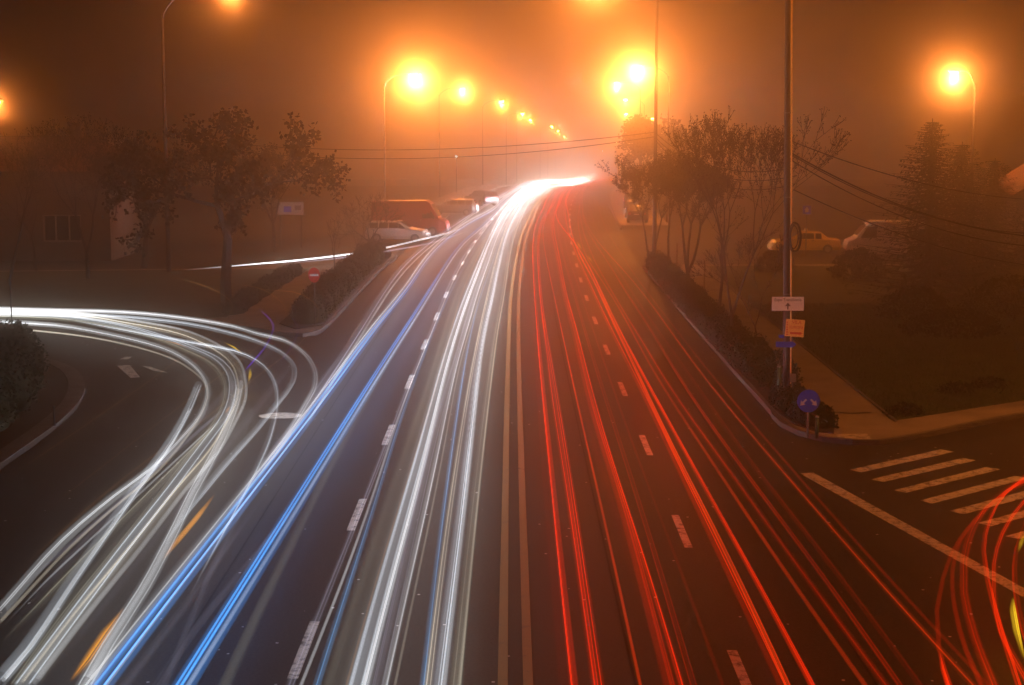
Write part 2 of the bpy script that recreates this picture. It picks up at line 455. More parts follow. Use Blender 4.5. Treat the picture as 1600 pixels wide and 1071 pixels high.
# ================================================================ light
def street_lamp(light, pole_x, label, head_yaw=0.0, group='street lamps', power=1.0, base=None, top=None, r0=.16, radius=.16, style='arm', lamp=True):
    L_ = Vector(light); by = L_.y if base is None else base
    z0 = gz(by)
    root = empty('street_lamp', (pole_x, by, z0)); tag(root, label, 'street lamp', group)
    sx = 1 if L_.x > pole_x else -1
    lx, lz = L_.x - pole_x, L_.z - z0
    ptop = (lz - .5) if top is None else top
    MB().tube([(0, 0, -.1), (0, 0, ptop*.33), (0, 0, ptop*.66), (0, 0, ptop)], [r0, r0*.85, r0*.7, r0*.55], 10).build('pole', 'pole_concrete', root, True)
    hx = lx - sx*.25
    arm = smooth_path([(0, 0, ptop - .3), (sx*.12, 0, ptop + .1), (hx*.45, 0, lz + .22), (hx, 0, lz + .3)], .25)
    MB().tube(arm, [.05]*len(arm), 7).build('arm', 'metal_grey', root, True)
    hd = MB(); st = [(hx - sx*.1, .07, .06), (hx, .12, .1), (lx, .17, .13), (lx + sx*.35, .15, .1), (lx + sx*.5, .06, .05)]
    for i, (x, w, h) in enumerate(st):
        for j in range(8):
            a = 2*math.pi*j/8; hd.v.append((x, w*math.cos(a), lz + .3 + h*math.sin(a)))
    for i in range(len(st)-1):
        for j in range(8): hd.f.append((8*i+j, 8*i+(j+1) % 8, 8*i+8+(j+1) % 8, 8*i+8+j))
    hd.f += [tuple(range(8)), tuple(range(8*len(st)-1, 8*len(st)-9, -1))]
    head = hd.build('lamp_head', 'metal_grey', root, True)
    ln = MB()
    ring = [(.19, .2), (.16, .12), (.09, .07), (.02, .05)]
    for r, dz in ring:
        for j in range(10):
            a = 2*math.pi*j/10; ln.v.append((lx + sx*.08 + r*1.25*math.cos(a), r*.85*math.sin(a), lz + dz))
    for i in range(3):
        for j in range(10): ln.f.append((10*i+j, 10*i+(j+1) % 10, 10*i+10+(j+1) % 10, 10*i+10+j))
    ln.f.append(tuple(range(30, 40)))
    ln.build('lens', glow('sodium_lens', SODIUM, 800.0) if lamp else 'lens_clear', head, True)
    if lamp:
        ld = bpy.data.lights.new('sodium_lamp', 'POINT'); ld.energy = LAMP_W*power; ld.color = SODIUM; ld.shadow_soft_size = radius
        lo = link(bpy.data.objects.new('sodium_lamp', ld), root); lo.location = (lx + sx*.08, 0, lz - .25)
    return root
# lawn-side row
sign_pole = street_lamp(over(990, -230, 48), on(1229, 48).x, 'tall concrete lamp pole carrying the direction signs at the zebra corner', r0=.115, group='lamps along the lawn side', power=.03)
sign_pole.rotation_euler.y = -.019                   # the old pole leans a little toward the road
street_lamp(over(935, -36, 95), on(1022, 95).x, 'concrete lamp pole rising behind the leafy trees with cables tied to it', group='lamps along the lawn side', r0=.13, power=.3)
def row(items, side, group):
    for u, v, d, label, *pw in items:
        p = over(u, v, d); street_lamp(p, p.x + side*2.6, label, group=group, r0=.09, power=(pw[0] if pw else 1.0) * (1.0 if d < 150 else .45 if d < 200 else .24 if d < 250 else .15))
row([(997, 110, 142, 'brightest lamp beside the cable pole, largest glow over the red trails'), (965, 133, 190, 'lamp touching the lower edge of the biggest glow over the red trails'),
     (978, 158, 237, 'small lamp just below the twin glare over the red trails'), (979, 180, 285, 'pinpoint lamp lowest under the twin glare over the red trails'),
     (1020, 187, 332, 'tiny lamp seen against the cable pole'), (999, 201, 380, 'tiny dim lamp just off the cable pole, over the hazy treetops', .6), (986, 208, 427, 'very dim tiny lamp over the hazy far treetop', .6),
     (962, 225, 520, 'very dim tiny lamp at the edge of the hazy far treetop', .6), (942, 237, 640, 'faintest farthest lamp above the end of the red trails', .6)], 1, 'lamps along the lawn side')
row([(648, 122, 142, 'big round glowing lamp over the white trails, first of its descending row'), (722, 142, 190, 'second glowing lamp of the descending row over the white trails'), (783, 161, 237, 'third lamp of the descending row over the white trails'),
     (815, 180, 285, 'fourth lamp of the descending row over the white trails'), (828, 189, 332, 'fifth lamp of the descending row, close to the fourth'), (862, 199, 380, 'sixth lamp of the descending row, after a gap'),
     (872, 206, 427, 'seventh lamp of the descending row, a pinpoint'), (882, 215, 475, 'last lamp of the descending row, above the white glare')], -1, 'lamps along the island side')
p = over(357, -14, 92); street_lamp(p, on(264, 92).x, 'slender curved lamp pole standing among the dark trees', group='lamps off the main road', r0=.13, power=.045, top=14.2)
p = over(1493, 118, 104); street_lamp(p, on(1514, 104).x, 'lone lamp glowing above the dark spruces', group='lamps off the main road', power=.26, r0=.1)
p = over(-8, 165, 92); street_lamp(p, p.x - 2.0, 'lamp cut by the picture edge over the dark house', group='lamps off the main road', power=.014)

street_lamp((20, 38, 10.5), 22.5, 'lamp of the cross street standing out of view past the zebra crossing', group='lamps off the main road', power=.34, r0=.1)
# ---- light trails: glowing ribbons of air that headlights and tail lights drew
TC = {'white': (.93, .96, 1.0), 'cool': (.82, .9, 1.0), 'blue': (.07, .36, 1.0), 'skyblue': (.2, .52, 1.0), 'cream': (1.0, .9, .72), 'olive': (.75, .72, .55), 'violet': (.62, .6, .78), 'red': (1.0, .022, .002), 'orange_red': (1.0, .045, .004), 'orange': (1.0, .38, .01), 'yellow': (1.0, .6, .02), 'purple': (.16, .02, 1.0), 'amber': (.8, .4, .1)}
RAMP_W = [(0, 0.78), (22, 0.95), (32, 1.51), (45, 3.14), (65, 6.72), (90, 10.08), (120, 14.56), (160, 21.28), (220, 33.6), (300, 47.04), (480, 47.04)]
RAMP_B = [(0, .42), (22, .5), (32, .75), (45, 1.4), (65, 1.8), (90, 1.3), (120, 1.2), (160, .8), (220, .6), (480, .6)]
RAMP_R = [(0, .75), (22, .9), (35, 1.9), (60, 4.6), (100, 7.5), (150, 10), (220, 11), (480, 11)]
def trail(label, px, col, wpx, power, h=.65, far=True, group='headlight trails on the main road', pulse=0.0, fade=0.0, near=10.0, ramp=None, name='light_trail', wv=850, end=470):
    if col in ('violet', 'olive'): power *= .6
    P = [at(u, v, h) for u, v in px]
    dep = (H - h) / ((ST + (wv - V0)/F*CT) / (CT - (wv - V0)/F*ST))
    r = wpx / 2 * dep / F
    if h == .65 and wpx >= 8 and 'blue' not in col: r *= 1.3; power *= .88
    if near > 0:
        d = (P[0] - P[1]).normalized(); P.insert(0, P[0] + d*near)
    if far:
        l = P[-1]; off = l.x - xc(l.y)
        tgt = max(-6.3, min(-.9, off)) if off < 0 else max(.9, min(6.3, off))
        y = l.y + 10
        while y < end:
            k = min(1, (y - l.y)/60.0); P.append(Vector((xc(y) + off*(1-k) + tgt*k, y, gz(y) + h))); y += 10
    S = smooth_path(P, 1.0 if not pulse else .35)
    if far and not pulse:                              # cars hold a steady line: iron out small wobbles
        for _ in range(50):
            S = [S[0]] + [S[i]*.5 + (S[i-1] + S[i+1])*.25 for i in range(1, len(S)-1)] + [S[-1]]
    elif far:
        for _ in range(260):
            S = [S[0]] + [S[i]*.5 + (S[i-1] + S[i+1])*.25 for i in range(1, len(S)-1)] + [S[-1]]
    n = 14 if wpx >= 8 else 8; mb = MB(); rr = []; pw = []; L_ = len(S)
    rs = random.Random(label); w1, w2 = rs.uniform(0, 6), rs.uniform(.05, .12); streak = [rs.choice((.35, .6, 1.0, 1.7, .8)) if wpx >= 8 else 1.0 for _ in range(n)]
    tot = sum((S[i+1]-S[i]).length for i in range(L_-1)); run = 0.0
    ramp = ramp or (RAMP_B if 'blue' in col else RAMP_W)
    for i, p in enumerate(S):
        if i: run += (S[i]-S[i-1]).length
        f = 1.0
        if fade: f = max(0.02, min(1, run/fade, (tot-run)/fade))
        a = lerp_table(ramp, p.y) * power * (f*f*(3-2*f))
        a *= 1 + .16*math.sin(p.y*w2*2 + w1) + .1*math.sin(p.y*w2*7 + w1*3)
        if pulse and 40 < p.y < 110: a *= 1 + pulse*math.sin(p.y*2*math.pi/1.1)
        rr.append(r * (.35 + .65*f) * (1 + min(2.2, max(0, p.y - 110)/60.0))); pw.append(a)
    mb.tube(S, rr, n, cap=False)
    fine = []
    if wpx >= 8 and power >= .25:                     # the fine bright lines that lamps and reflectors leave inside a broad streak
        for _ in range(2 if wpx < 14 else 3):
            k = rs.uniform(-.75, .75); q = []
            for i, p in enumerate(S):
                t = S[min(i+1, L_-1)] - S[max(i-1, 0)]; sd = Vector((t.y, -t.x, 0)).normalized(); q.append(p + sd*k*rr[i] + Vector((0, 0, rs.choice((-1, 1))*0.0)))
            i0 = len(mb.v); mb.tube(q, [max(.012, x*.13) for x in rr], 4, cap=False); g = rs.uniform(1.2, 2.5); fine.append((i0, g))
    o = mb.build(name, trail_mat('trail_' + col, TC[col]), None, True)
    at_ = o.data.attributes.new('power', 'FLOAT', 'POINT')
    body = 1.0 if fine else 1.0
    vals = [pw[i//n]*body*streak[i % n] for i in range(n*L_)]
    for i0, g in fine: vals += [pw[i]*g for i in range(L_) for _ in range(4)]
    at_.data.foreach_set('value', vals)
    tag(o, label, 'light trail', group)
    return o
T = trail
T('faint slate trail outermost beside the broken lane line', [(453,1071),(535,868),(569,784),(600,704),(634,612),(676,510),(697,455),(722,405),(750,364),(772,338)], 'violet', 9, .5)
T('thin bright white trail hugging the broken lane line', [(470,1071),(510,972),(557,863),(583,778),(603,706),(636,614),(681,504),(702,452),(727,403),(754,364),(775,338)], 'white', 5, 1.0)
T('slim deep blue trail in the inner lane next to the lane line', [(494,1071),(521,984),(549,894),(594,770),(607,704),(638,620),(684,500),(706,452),(731,407),(757,368),(776,340)], 'skyblue', 11, .8)
T('wide dull olive-grey trail right after the slim blue one', [(518,1071),(557,939),(602,812),(641,690),(669,612),(702,500),(716,457),(739,407),(763,366),(780,340)], 'olive', 24, .45)
T('fine amber thread over the dull olive-grey trail', [(540,1071),(575,939),(618,812),(654,690),(680,612),(709,500),(722,457),(744,407)], 'amber', 4, .5)
T('broadest white trail of the inner lane, pale blue tinged', [(557,1071),(583,967),(616,854),(646,752),(669,668),(694,570),(716,500),(725,474),(747,418),(767,370),(786,334)], 'cool', 26, .8)
T('dotted bright white core of the broadest inner-lane trail', [(570,1071),(596,967),(627,854),(655,752),(675,668),(699,570),(720,500),(729,474),(750,418),(769,370),(788,334)], 'white', 8, 1.2, pulse=.35)
T('dim violet-grey trail in the middle of the inner lane', [(588,1071),(614,950),(642,846),(658,766),(680,668),(708,578),(730,500),(740,465),(757,418),(774,372),(790,338)], 'violet', 15, .5)
T('slender white trail beside the dim violet-grey one', [(601,1071),(625,961),(653,846),(669,780),(697,640),(716,556),(734,500),(743,465),(760,418),(776,372),(792,338)], 'white', 8, .75)
T('hair-thin cream trail just past the slender white one', [(617,1071),(640,961),(663,846),(680,780),(704,640),(721,556),(739,500),(748,465),(763,418)], 'cream', 4, .5)
T('pale blue trail before the double centre line', [(660,1071),(674,939),(690,821),(696,770),(711,668),(725,573),(740,500),(747,474),(767,418),(783,370),(796,338)], 'skyblue', 10, .95)
T('cream trail edging the pale blue one near the centre', [(668,1071),(683,939),(698,821),(706,770),(722,668),(735,590),(753,500),(760,470),(772,418),(786,370),(799,338)], 'cream', 9, .75)
T('grey-violet haze trail between the cream and ribbed ones', [(676,1071),(692,939),(707,821),(714,770),(729,668),(741,580),(757,500),(764,470),(775,418),(788,370),(801,338)], 'violet', 14, .35)
T('strong white ribbed trail of the lane by the centre', [(687,1071),(704,930),(718,835),(724,770),(736,674),(747,573),(760,500),(767,474),(778,418),(791,368),(804,338)], 'cool', 17, .85, pulse=.3)
T('bright white edge along the strong ribbed trail', [(694,1071),(710,930),(723,835),(729,770),(740,674),(750,573),(762,500),(769,474),(780,418),(793,368),(806,338)], 'white', 6, .9)
T('olive trail nearest the double centre line', [(712,1071),(726,930),(740,798),(747,738),(764,598),(778,500),(784,474),(792,418),(800,376),(812,343)], 'olive', 15, .55)
T('thin cream streak inside the olive trail by the centre', [(717,1071),(731,930),(744,798),(751,738),(767,598),(780,500),(786,474),(794,418),(802,376),(814,343)], 'cream', 5, .5)
# the blue-white pair of the outer lane and its companions
T('vivid blue trail, outer one of the bright blue pair', [(157,1071),(225,981),(281,911),(329,849),(391,770),(462,679),(512,615),(557,552),(596,501),(638,452),(666,409),(697,376),(736,348),(773,328)], 'blue', 20, 2.2, wv=700)
T('white-hot core of the outer bright blue trail', [(164,1071),(231,981),(286,911),(333,849),(394,770),(464,679),(513,615),(557,552),(595,501),(636,452),(664,409),(695,376),(734,348),(772,328)], 'cool', 4, .9, wv=700)
T('vivid blue trail, inner one of the bright blue pair', [(287,1071),(338,989),(397,894),(433,837),(474,770),(513,707),(557,637),(598,571),(644,500),(680,442),(700,410),(724,378),(750,357),(776,332)], 'blue', 21, 2.2, wv=700)
T('white-hot core of the inner bright blue trail', [(294,1071),(345,989),(404,894),(440,837),(480,770),(518,707),(561,637),(602,571),(648,500),(683,442),(703,410),(727,378),(753,357),(778,332)], 'cool', 5, .9, wv=700)
T('pale companion trail along the outer blue streak', [(133,1071),(203,981),(262,911),(314,849),(378,770),(450,679),(502,615),(549,552),(589,500),(632,450),(661,406),(693,373),(732,345),(770,326)], 'white', 12, .45, wv=700)
T('wavy grey trail bordering the island kerb', [(388,760),(442,696),(512,590),(540,550),(579,488),(610,440),(638,407),(666,384),(694,362),(724,342),(752,322),(786,303)], 'violet', 11, .65, wv=600, near=0, fade=4)
T('second wavy pale trail bordering the island kerb', [(470,680),(520,596),(547,552),(586,490),(617,442),(645,410),(672,386),(704,362),(738,336),(768,316),(794,303)], 'white', 5, .7, wv=600, near=0, fade=4)
T('grey trail close along the inner blue streak', [(349,1071),(394,967),(442,874),(498,770),(512,735),(568,634),(607,564),(648,500),(690,434),(718,392),(752,360),(780,333)], 'olive', 12, .42, wv=800)
T('soft grey trail slanting over the dark lane, upper one', [(259,1071),(298,972),(351,849),(394,770),(446,682),(498,600),(543,546)], 'violet', 9, .4, far=False, fade=5)
T('soft grey trail slanting over the dark lane, lower one', [(245,1071),(304,984),(355,921),(399,868),(450,806),(500,735)], 'violet', 9, .3, far=False, fade=5)
T('faint grey trail below the outer blue streak', [(195,1071),(262,983),(323,900),(372,830),(420,765)], 'violet', 10, .28, far=False, fade=5)
# turning traffic out of the side street
GL = 'headlight trails turning out of the side street'
RL = [(0, .8), (25, .9), (35, 1.35), (45, 2.2), (60, 1.6), (80, .8)]
RT = [(0, .15), (30, .22), (42, .5), (55, 1.1), (66, .6), (80, .3)]
def TL(label, px, col, w, p, **k):
    k.setdefault('far', False); k.setdefault('group', GL); k.setdefault('ramp', RL); k.setdefault('wv', 650)
    return trail(label, px, col, w, p, **k)
TL('innermost bright white arc sweeping round the dark corner', [(0,503),(84,508),(168,522),(252,543),(294,564),(319,590),(325,612),(314,648),(280,690),(238,732),(180,775),(98,845),(0,955)], 'white', 10, 1.0)
TL('thin cream arc following the innermost white one', [(0,511),(140,527),(252,554),(304,582),(324,608),(318,640),(290,685),(248,735),(188,785),(110,855),(0,972)], 'cream', 4, .7)
TL('straight white trail starting bluntly at the corner', [(310,602),(291,646),(266,690),(232,738),(208,770),(169,826),(112,908),(42,1012),(0,1062)], 'cool', 11, 1.0, near=0)
TL('white-hot line inside the blunt-ended corner trail', [(296,640),(270,690),(236,738),(212,770),(173,826),(116,908),(46,1012),(6,1062)], 'white', 4, 1.5, near=0)
TL('second blunt-ended white trail, further from the corner', [(375,601),(367,634),(345,688),(317,741),(301,770),(267,840),(225,919),(169,1006),(132,1071)], 'white', 12, 1.1, near=0)
TL('wide white arc in the middle of the turning bundle', [(0,490),(84,492),(168,503),(238,520),(294,540),(336,558),(358,580),(364,612),(353,648),(314,702),(267,765),(197,854),(112,967),(37,1068)], 'cool', 13, .75)
TL('grey arc doubling the wide middle one', [(0,494),(84,497),(168,509),(238,527),(290,547),(328,566),(347,588),(352,614),(340,650),(302,702),(256,762),(186,850),(98,960),(20,1068)], 'olive', 11, .5)
TL('slim white arc outside the wide middle one', [(0,484),(112,488),(200,500),(280,514),(336,536),(372,562),(383,592),(384,622),(370,655),(342,705),(290,765),(225,850),(140,955),(56,1065)], 'white', 6, .9)
TL('broad cream arc closely inside the slim outer one', [(0,487),(112,491),(200,504),(280,520),(330,541),(364,566),(376,594),(376,622),(362,655),(332,705),(281,765),(214,850),(128,955),(46,1065)], 'cream', 15, .45)
TL('tall outer white arc brushing the outer blue trail', [(60,484),(196,488),(280,496),(364,510),(400,521),(442,531),(476,553),(492,581),(491,606),(476,634),(442,690),(402,742),(350,812)], 'white', 9, .75, fade=6)
TL('second outer white arc curving past the no-entry sign', [(60,490),(196,496),(290,506),(364,522),(400,533),(434,548),(456,567),(460,587),(450,609),(428,637),(400,672),(350,728),(290,802),(228,884)], 'cool', 9, .7, fade=6)
TL('third outer white arc bending down through the markings', [(300,536),(364,548),(400,563),(420,581),(431,606),(432,637),(422,682),(406,721),(380,772),(338,850),(296,930)], 'cool', 8, .6, fade=5)
TL('pale straight trail crossing the arcs, upper one', [(386,582),(350,616),(310,656),(262,708),(206,770),(120,860),(20,975)], 'violet', 10, .4, fade=4)
TL('pale straight trail crossing the arcs, lower one', [(400,640),(352,700),(300,765),(235,850),(150,960),(70,1062)], 'violet', 10, .4, fade=4)
TL('grey trail outermost at the dark lower corner', [(230,745),(168,800),(90,868),(0,945)], 'violet', 6, .55, fade=4)
TL('white thread at the dark lower corner', [(218,772),(150,835),(70,910),(0,985)], 'white', 3, .8, fade=4)
TL('grey band above the white thread at the dark corner', [(236,768),(172,832),(90,915),(0,1008)], 'olive', 9, .5, fade=4)
TL('sandy faint arc high above the turning bundle, inner one', [(270,434),(308,443),(347,460),(363,478),(353,499),(300,545),(238,592),(140,660),(0,755)], 'amber', 3, 1.0, h=2.9, ramp=RT, fade=3, near=0)
TL('sandy faint arc high above the turning bundle, middle one', [(364,443),(400,449),(428,463),(446,482),(442,502),(414,532),(340,590),(238,668),(151,736),(50,815)], 'amber', 3, 1.0, h=2.9, ramp=RT, fade=3, near=0)
TL('sandy faint arc reaching the no-entry sign post', [(400,452),(456,456),(484,468),(498,485),(492,508),(467,538),(400,590),(300,670),(240,712),(163,772),(0,918)], 'amber', 4, .9, h=2.9, ramp=RT, fade=3, near=0)
TL('short violet hook among the turning trails', [(405,484),(417,494),(427,508),(424,524),(411,547),(398,562),(381,581)], 'purple', 4, 2.0, h=1.2, near=0, fade=1.5)
TL('dim violet hook beside the no-entry post', [(455,494),(464,508),(464,524),(455,543),(436,568)], 'purple', 3, .4, h=1.2, near=0, fade=1.5)
GB = 'turn signal flashes'
def TB(label, px, col, w, p, **k): return TL(label, px, col, w, p, group=GB, near=0, **k)
TB('long orange flash on the dark lane', [(336,772),(310,806),(280,842),(253,876)], 'orange', 7, 2.2, fade=1.2)
TB('long orange flash nearest the lower edge', [(194,950),(165,990),(138,1030),(110,1065)], 'orange', 8, 2.0, fade=1.0)
TB('small upright yellow flash at the bend of the arcs', [(391,575),(391,586),(388,598)], 'yellow', 7, 4, fade=.6)
TB('yellow flash on the crest of the arcs', [(350,535),(366,543),(381,554)], 'yellow', 4, 3, fade=.8)
TB('orange flash inside the crest of the arcs', [(252,531),(276,537),(297,545)], 'orange', 3, 1.0, fade=.8)
TB('orange flash low in the bundle below the bend', [(360,634),(356,640),(351,648)], 'orange', 5, 1.4, fade=.5)
TB('amber dash by the island kerb', [(540,540),(556,515),(568,498)], 'orange', 3, .7, fade=1.5, wv=520)
TB('second amber dash by the island kerb, further along', [(592,464),(602,449),(612,436)], 'orange', 3, .7, fade=1.5, wv=450)
# the back street
T('white streak along the street behind the island', [(288,422),(340,418),(408,412),(456,408),(557,396),(596,389),(652,376),(694,366),(730,354)], 'white', 3, .6, far=False, near=0, fade=8, group='trails on the back street', wv=400)
T('fainter streak just under the back street one', [(420,415),(480,409),(560,400),(620,390),(660,383),(700,372),(735,360)], 'violet', 3, .3, far=False, near=0, fade=8, group='trails on the back street', wv=400)
# tail lights
GR = 'tail light trails on the main road'
def TR(label, px, col, w, p, **k): return trail(label, px, col, w, p, h=.8, group=GR, ramp=RAMP_R, **k)
TR('strong red trail nearest the double centre line', [(896,1071),(881,939),(870,826),(865,770),(853,657),(842,542),(839,500),(835,446),(833,384),(837,352),(850,324)], 'red', 13, 1.2)
TR('thick red trail second from the centre line', [(936,1071),(921,967),(907,868),(894,770),(876,662),(859,556),(849,500),(846,474),(842,418),(842,372),(849,344),(862,321)], 'red', 15, 1.0)
TR('red trail squeezed between the two nearest the centre', [(928,1071),(908,930),(887,770),(867,657),(853,542),(846,490),(841,430),(839,380),(844,350),(856,323)], 'red', 10, .6)
TR('dull dark red trail at the edge of the centre line', [(884,1071),(868,900),(854,760),(846,640),(838,540),(834,480),(831,420),(830,384)], 'red', 20, .14)
TR('thin orange-red wire-like trail third from the centre', [(1001,1071),(980,972),(960,882),(935,770),(912,674),(892,584),(874,500),(867,468),(853,401),(848,362),(855,336),(866,319)], 'orange_red', 5, 1.6)
TR('broad dark red trail before the broken lane line', [(1045,1071),(1019,972),(991,854),(969,770),(935,679),(908,570),(892,500),(884,474),(871,407),(862,362),(863,336),(872,318)], 'red', 17, .6)
TR('red trail on the far edge of the broad dark one', [(1067,1071),(1039,967),(1008,877),(978,790),(943,679),(914,570),(897,500),(888,474),(875,407),(866,362),(866,336),(875,318)], 'red', 9, .8)
TR('faint red trail close to the broken lane line', [(1078,1051),(1033,896),(994,770),(965,682),(934,584),(909,500),(897,458),(880,400),(872,362)], 'red', 9, .3)
TR('faintest red thread along the tarmac crack', [(1129,1068),(1081,933),(1030,806),(979,668),(948,578),(921,500),(906,455),(888,400)], 'red', 6, .25)
TR('very dim wide red veil in the inner lane', [(1060,1071),(1012,930),(955,770),(920,660),(890,545),(872,474),(860,420)], 'red', 30, .1)
TR('brilliant red trail first beyond the broken lane line', [(1231,1068),(1199,995),(1165,922),(1126,846),(1087,770),(1069,738),(1030,657),(990,570),(957,502),(926,435),(906,400),(893,364),(888,334),(884,314)], 'orange_red', 9, 1.5)
TR('soft red band shadowing the brilliant one', [(1222,1068),(1190,1000),(1150,916),(1117,846),(1081,775),(1046,702),(1010,623),(972,550),(945,495),(915,430),(898,392),(886,357),(882,330)], 'red', 14, .5)
TR('bright red trail weaving across lanes far away', [(1270,1068),(1237,1003),(1200,939),(1151,849),(1104,770),(1069,702),(1024,623),(993,564),(968,517),(941,460),(918,412),(894,374),(877,354),(868,336),(872,320)], 'red', 9, 1.1)
TR('slim red trail after the weaving one', [(1346,1068),(1307,1015),(1256,939),(1199,854),(1143,770),(1108,713),(1044,620),(1007,556),(968,482),(934,429),(918,406),(906,368),(903,340),(907,318)], 'orange_red', 7, .7)
TR('red trail in the middle of the outer lane', [(1380,1068),(1312,978),(1256,899),(1200,823),(1117,702),(1052,618),(1013,548),(982,500),(954,452),(930,410),(914,370)], 'red', 11, .38)
TR('dim red trail of the outer lane, inner twin', [(1408,1068),(1341,967),(1270,874),(1200,790),(1122,679),(1069,606),(1038,550),(1007,500),(977,455),(948,407),(922,368),(911,340),(910,322)], 'red', 8, .32)
TR('dim red trail of the outer lane, outer twin', [(1440,1068),(1370,967),(1290,866),(1200,763),(1130,662),(1080,590),(1045,540),(1016,500),(984,452),(955,405)], 'red', 9, .2)
TR('outermost orange-red trail drifting toward the footway', [(1509,1065),(1461,1015),(1397,939),(1326,857),(1251,770),(1200,709),(1150,654),(1091,578),(1052,524),(1024,484),(982,431),(946,392),(924,364),(912,340)], 'orange_red', 9, .33)
TR('faint red thread drifting beside the outermost trail', [(1530,1065),(1470,1005),(1410,930),(1340,850),(1265,765),(1212,705),(1160,645),(1100,572),(1060,520)], 'red', 6, .28)
TR('yellow indicator flash on the weaving red trail', [(901,377),(905,384),(909,391)], 'yellow', 4, 1.2, far=False, near=0, fade=3, wv=385)
TR('second yellow indicator flash nearer along the red trail', [(917,399),(922,405),(926,411)], 'yellow', 4, 1.2, far=False, near=0, fade=3, wv=405)
# tail lights turning into the cross street
GC = 'tail light trails turning into the cross street'
RC = [(0, 1.0), (25, 1.1), (35, 1.4), (50, 1.6)]
def TT(label, px, col, w, p, **k): return trail(label, px, col, w, p, h=.8, far=False, group=GC, ramp=RC, wv=780, **k)
TT('outermost thin red arc over the give-way line', [(1481,1068),(1467,1012),(1464,953),(1474,902),(1487,866),(1515,823),(1560,779),(1610,745),(1680,715)], 'red', 7, .7)
TT('short bright red dash at the lower end of the arcs', [(1484,1075),(1474,1045),(1468,1018)], 'red', 9, 1.2, near=3, fade=1)
TT('faint red arc inside the outermost one', [(1532,1068),(1509,1015),(1492,950),(1488,896),(1500,850),(1530,805)], 'red', 7, .6, fade=4)
TT('wide soft red arc across the zebra bars', [(1551,1068),(1523,995),(1506,925),(1506,877),(1520,826),(1540,793),(1575,765),(1640,735)], 'red', 13, .55)
TT('crisp bright red arc in the middle of the turn', [(1591,1068),(1563,981),(1543,905),(1537,860),(1546,812),(1571,770),(1620,732)], 'red', 8, 1.2)
TT('second crisp red arc closely inside', [(1605,1064),(1565,989),(1554,927),(1554,882),(1568,832),(1600,785),(1650,745)], 'red', 9, .9)
TT('dim innermost red arc at the picture edge', [(1620,1050),(1598,980),(1586,915),(1588,860),(1604,810)], 'red', 8, .6, fade=4)
TT('curved yellow indicator flash at the picture edge', [(1582,934),(1583,955),(1588,984),(1600,1031)], 'yellow', 9, 2.2, near=0, fade=.8)
TT('yellow indicator flash higher at the picture edge', [(1603,832),(1596,848),(1591,864)], 'yellow', 7, 2.2, near=0, fade=.6)
# ================================================================ vegetation
def leaf_quad(mb, c, s, d=None):
    a = Vector((rng(-1, 1), rng(-1, 1), rng(-1, 1))).normalized(); b = a.cross(Vector((rng(-1, 1), rng(-1, 1), rng(-1, 1)))).normalized()
    L_, w = s*rng(.7, 1.3), s*rng(.3, .5)
    mb.quad(c - a*L_*.5, c + b*w, c + a*L_*.5, c - b*w)
def grow(wood, leaves, p, d, L_, r, depth, maxd, spread, up, leafy, leaf_s, kids=(2, 3), minr=.011, kl=1.0):
    pts = [p]; q = p; dd = d.copy(); n = 3 if depth < 2 else 2
    for i in range(n):
        dd = (dd + Vector((rng(-1, 1), rng(-1, 1), rng(-.6, .8)))*.13 + Vector((0, 0, up*.1))).normalized()
        q = q + dd*(L_/n); pts.append(q)
    r = max(r, minr); r1 = r*.66
    wood.tube(pts, [r + (r1-r)*i/n for i in range(n+1)], 6 if depth == 0 else 5 if depth < 2 else 3, cap=False)
    if depth >= maxd - 1 and leafy > 0:
        for _ in range(leafy):
            leaf_quad(leaves, pts[random.randint(1, n)] + Vector((rng(-1, 1), rng(-1, 1), rng(-1, 1)))*leaf_s*1.1, leaf_s)
    if depth >= maxd: return
    k = random.randint(*kids)
    ph = rng(0, 6.28)
    side = dd.cross(Vector((.3, .9, .1))).normalized(); oth = dd.cross(side)
    for j in range(k):
        a = ph + 6.28*j/k + rng(-.4, .4); sp = spread*rng(.6, 1.25)
        nd = (dd*math.cos(sp) + (side*math.cos(a) + oth*math.sin(a))*math.sin(sp)).normalized()
        grow(wood, leaves, q, nd, L_*rng(.62, .86)*(kl if depth == 0 else 1.0), r1*rng(.75, .95), depth+1, maxd, spread, up, leafy, leaf_s, kids, minr)
    if depth >= 1:                                       # side shoots
        m_ = pts[1]; nd = (dd*.5 + Vector((rng(-1, 1), rng(-1, 1), rng(-.2, .8)))).normalized()
        grow(wood, leaves, m_, nd, L_*.5, r1*.45, max(depth+2, maxd-1), maxd, spread, up, leafy, leaf_s, kids, minr)
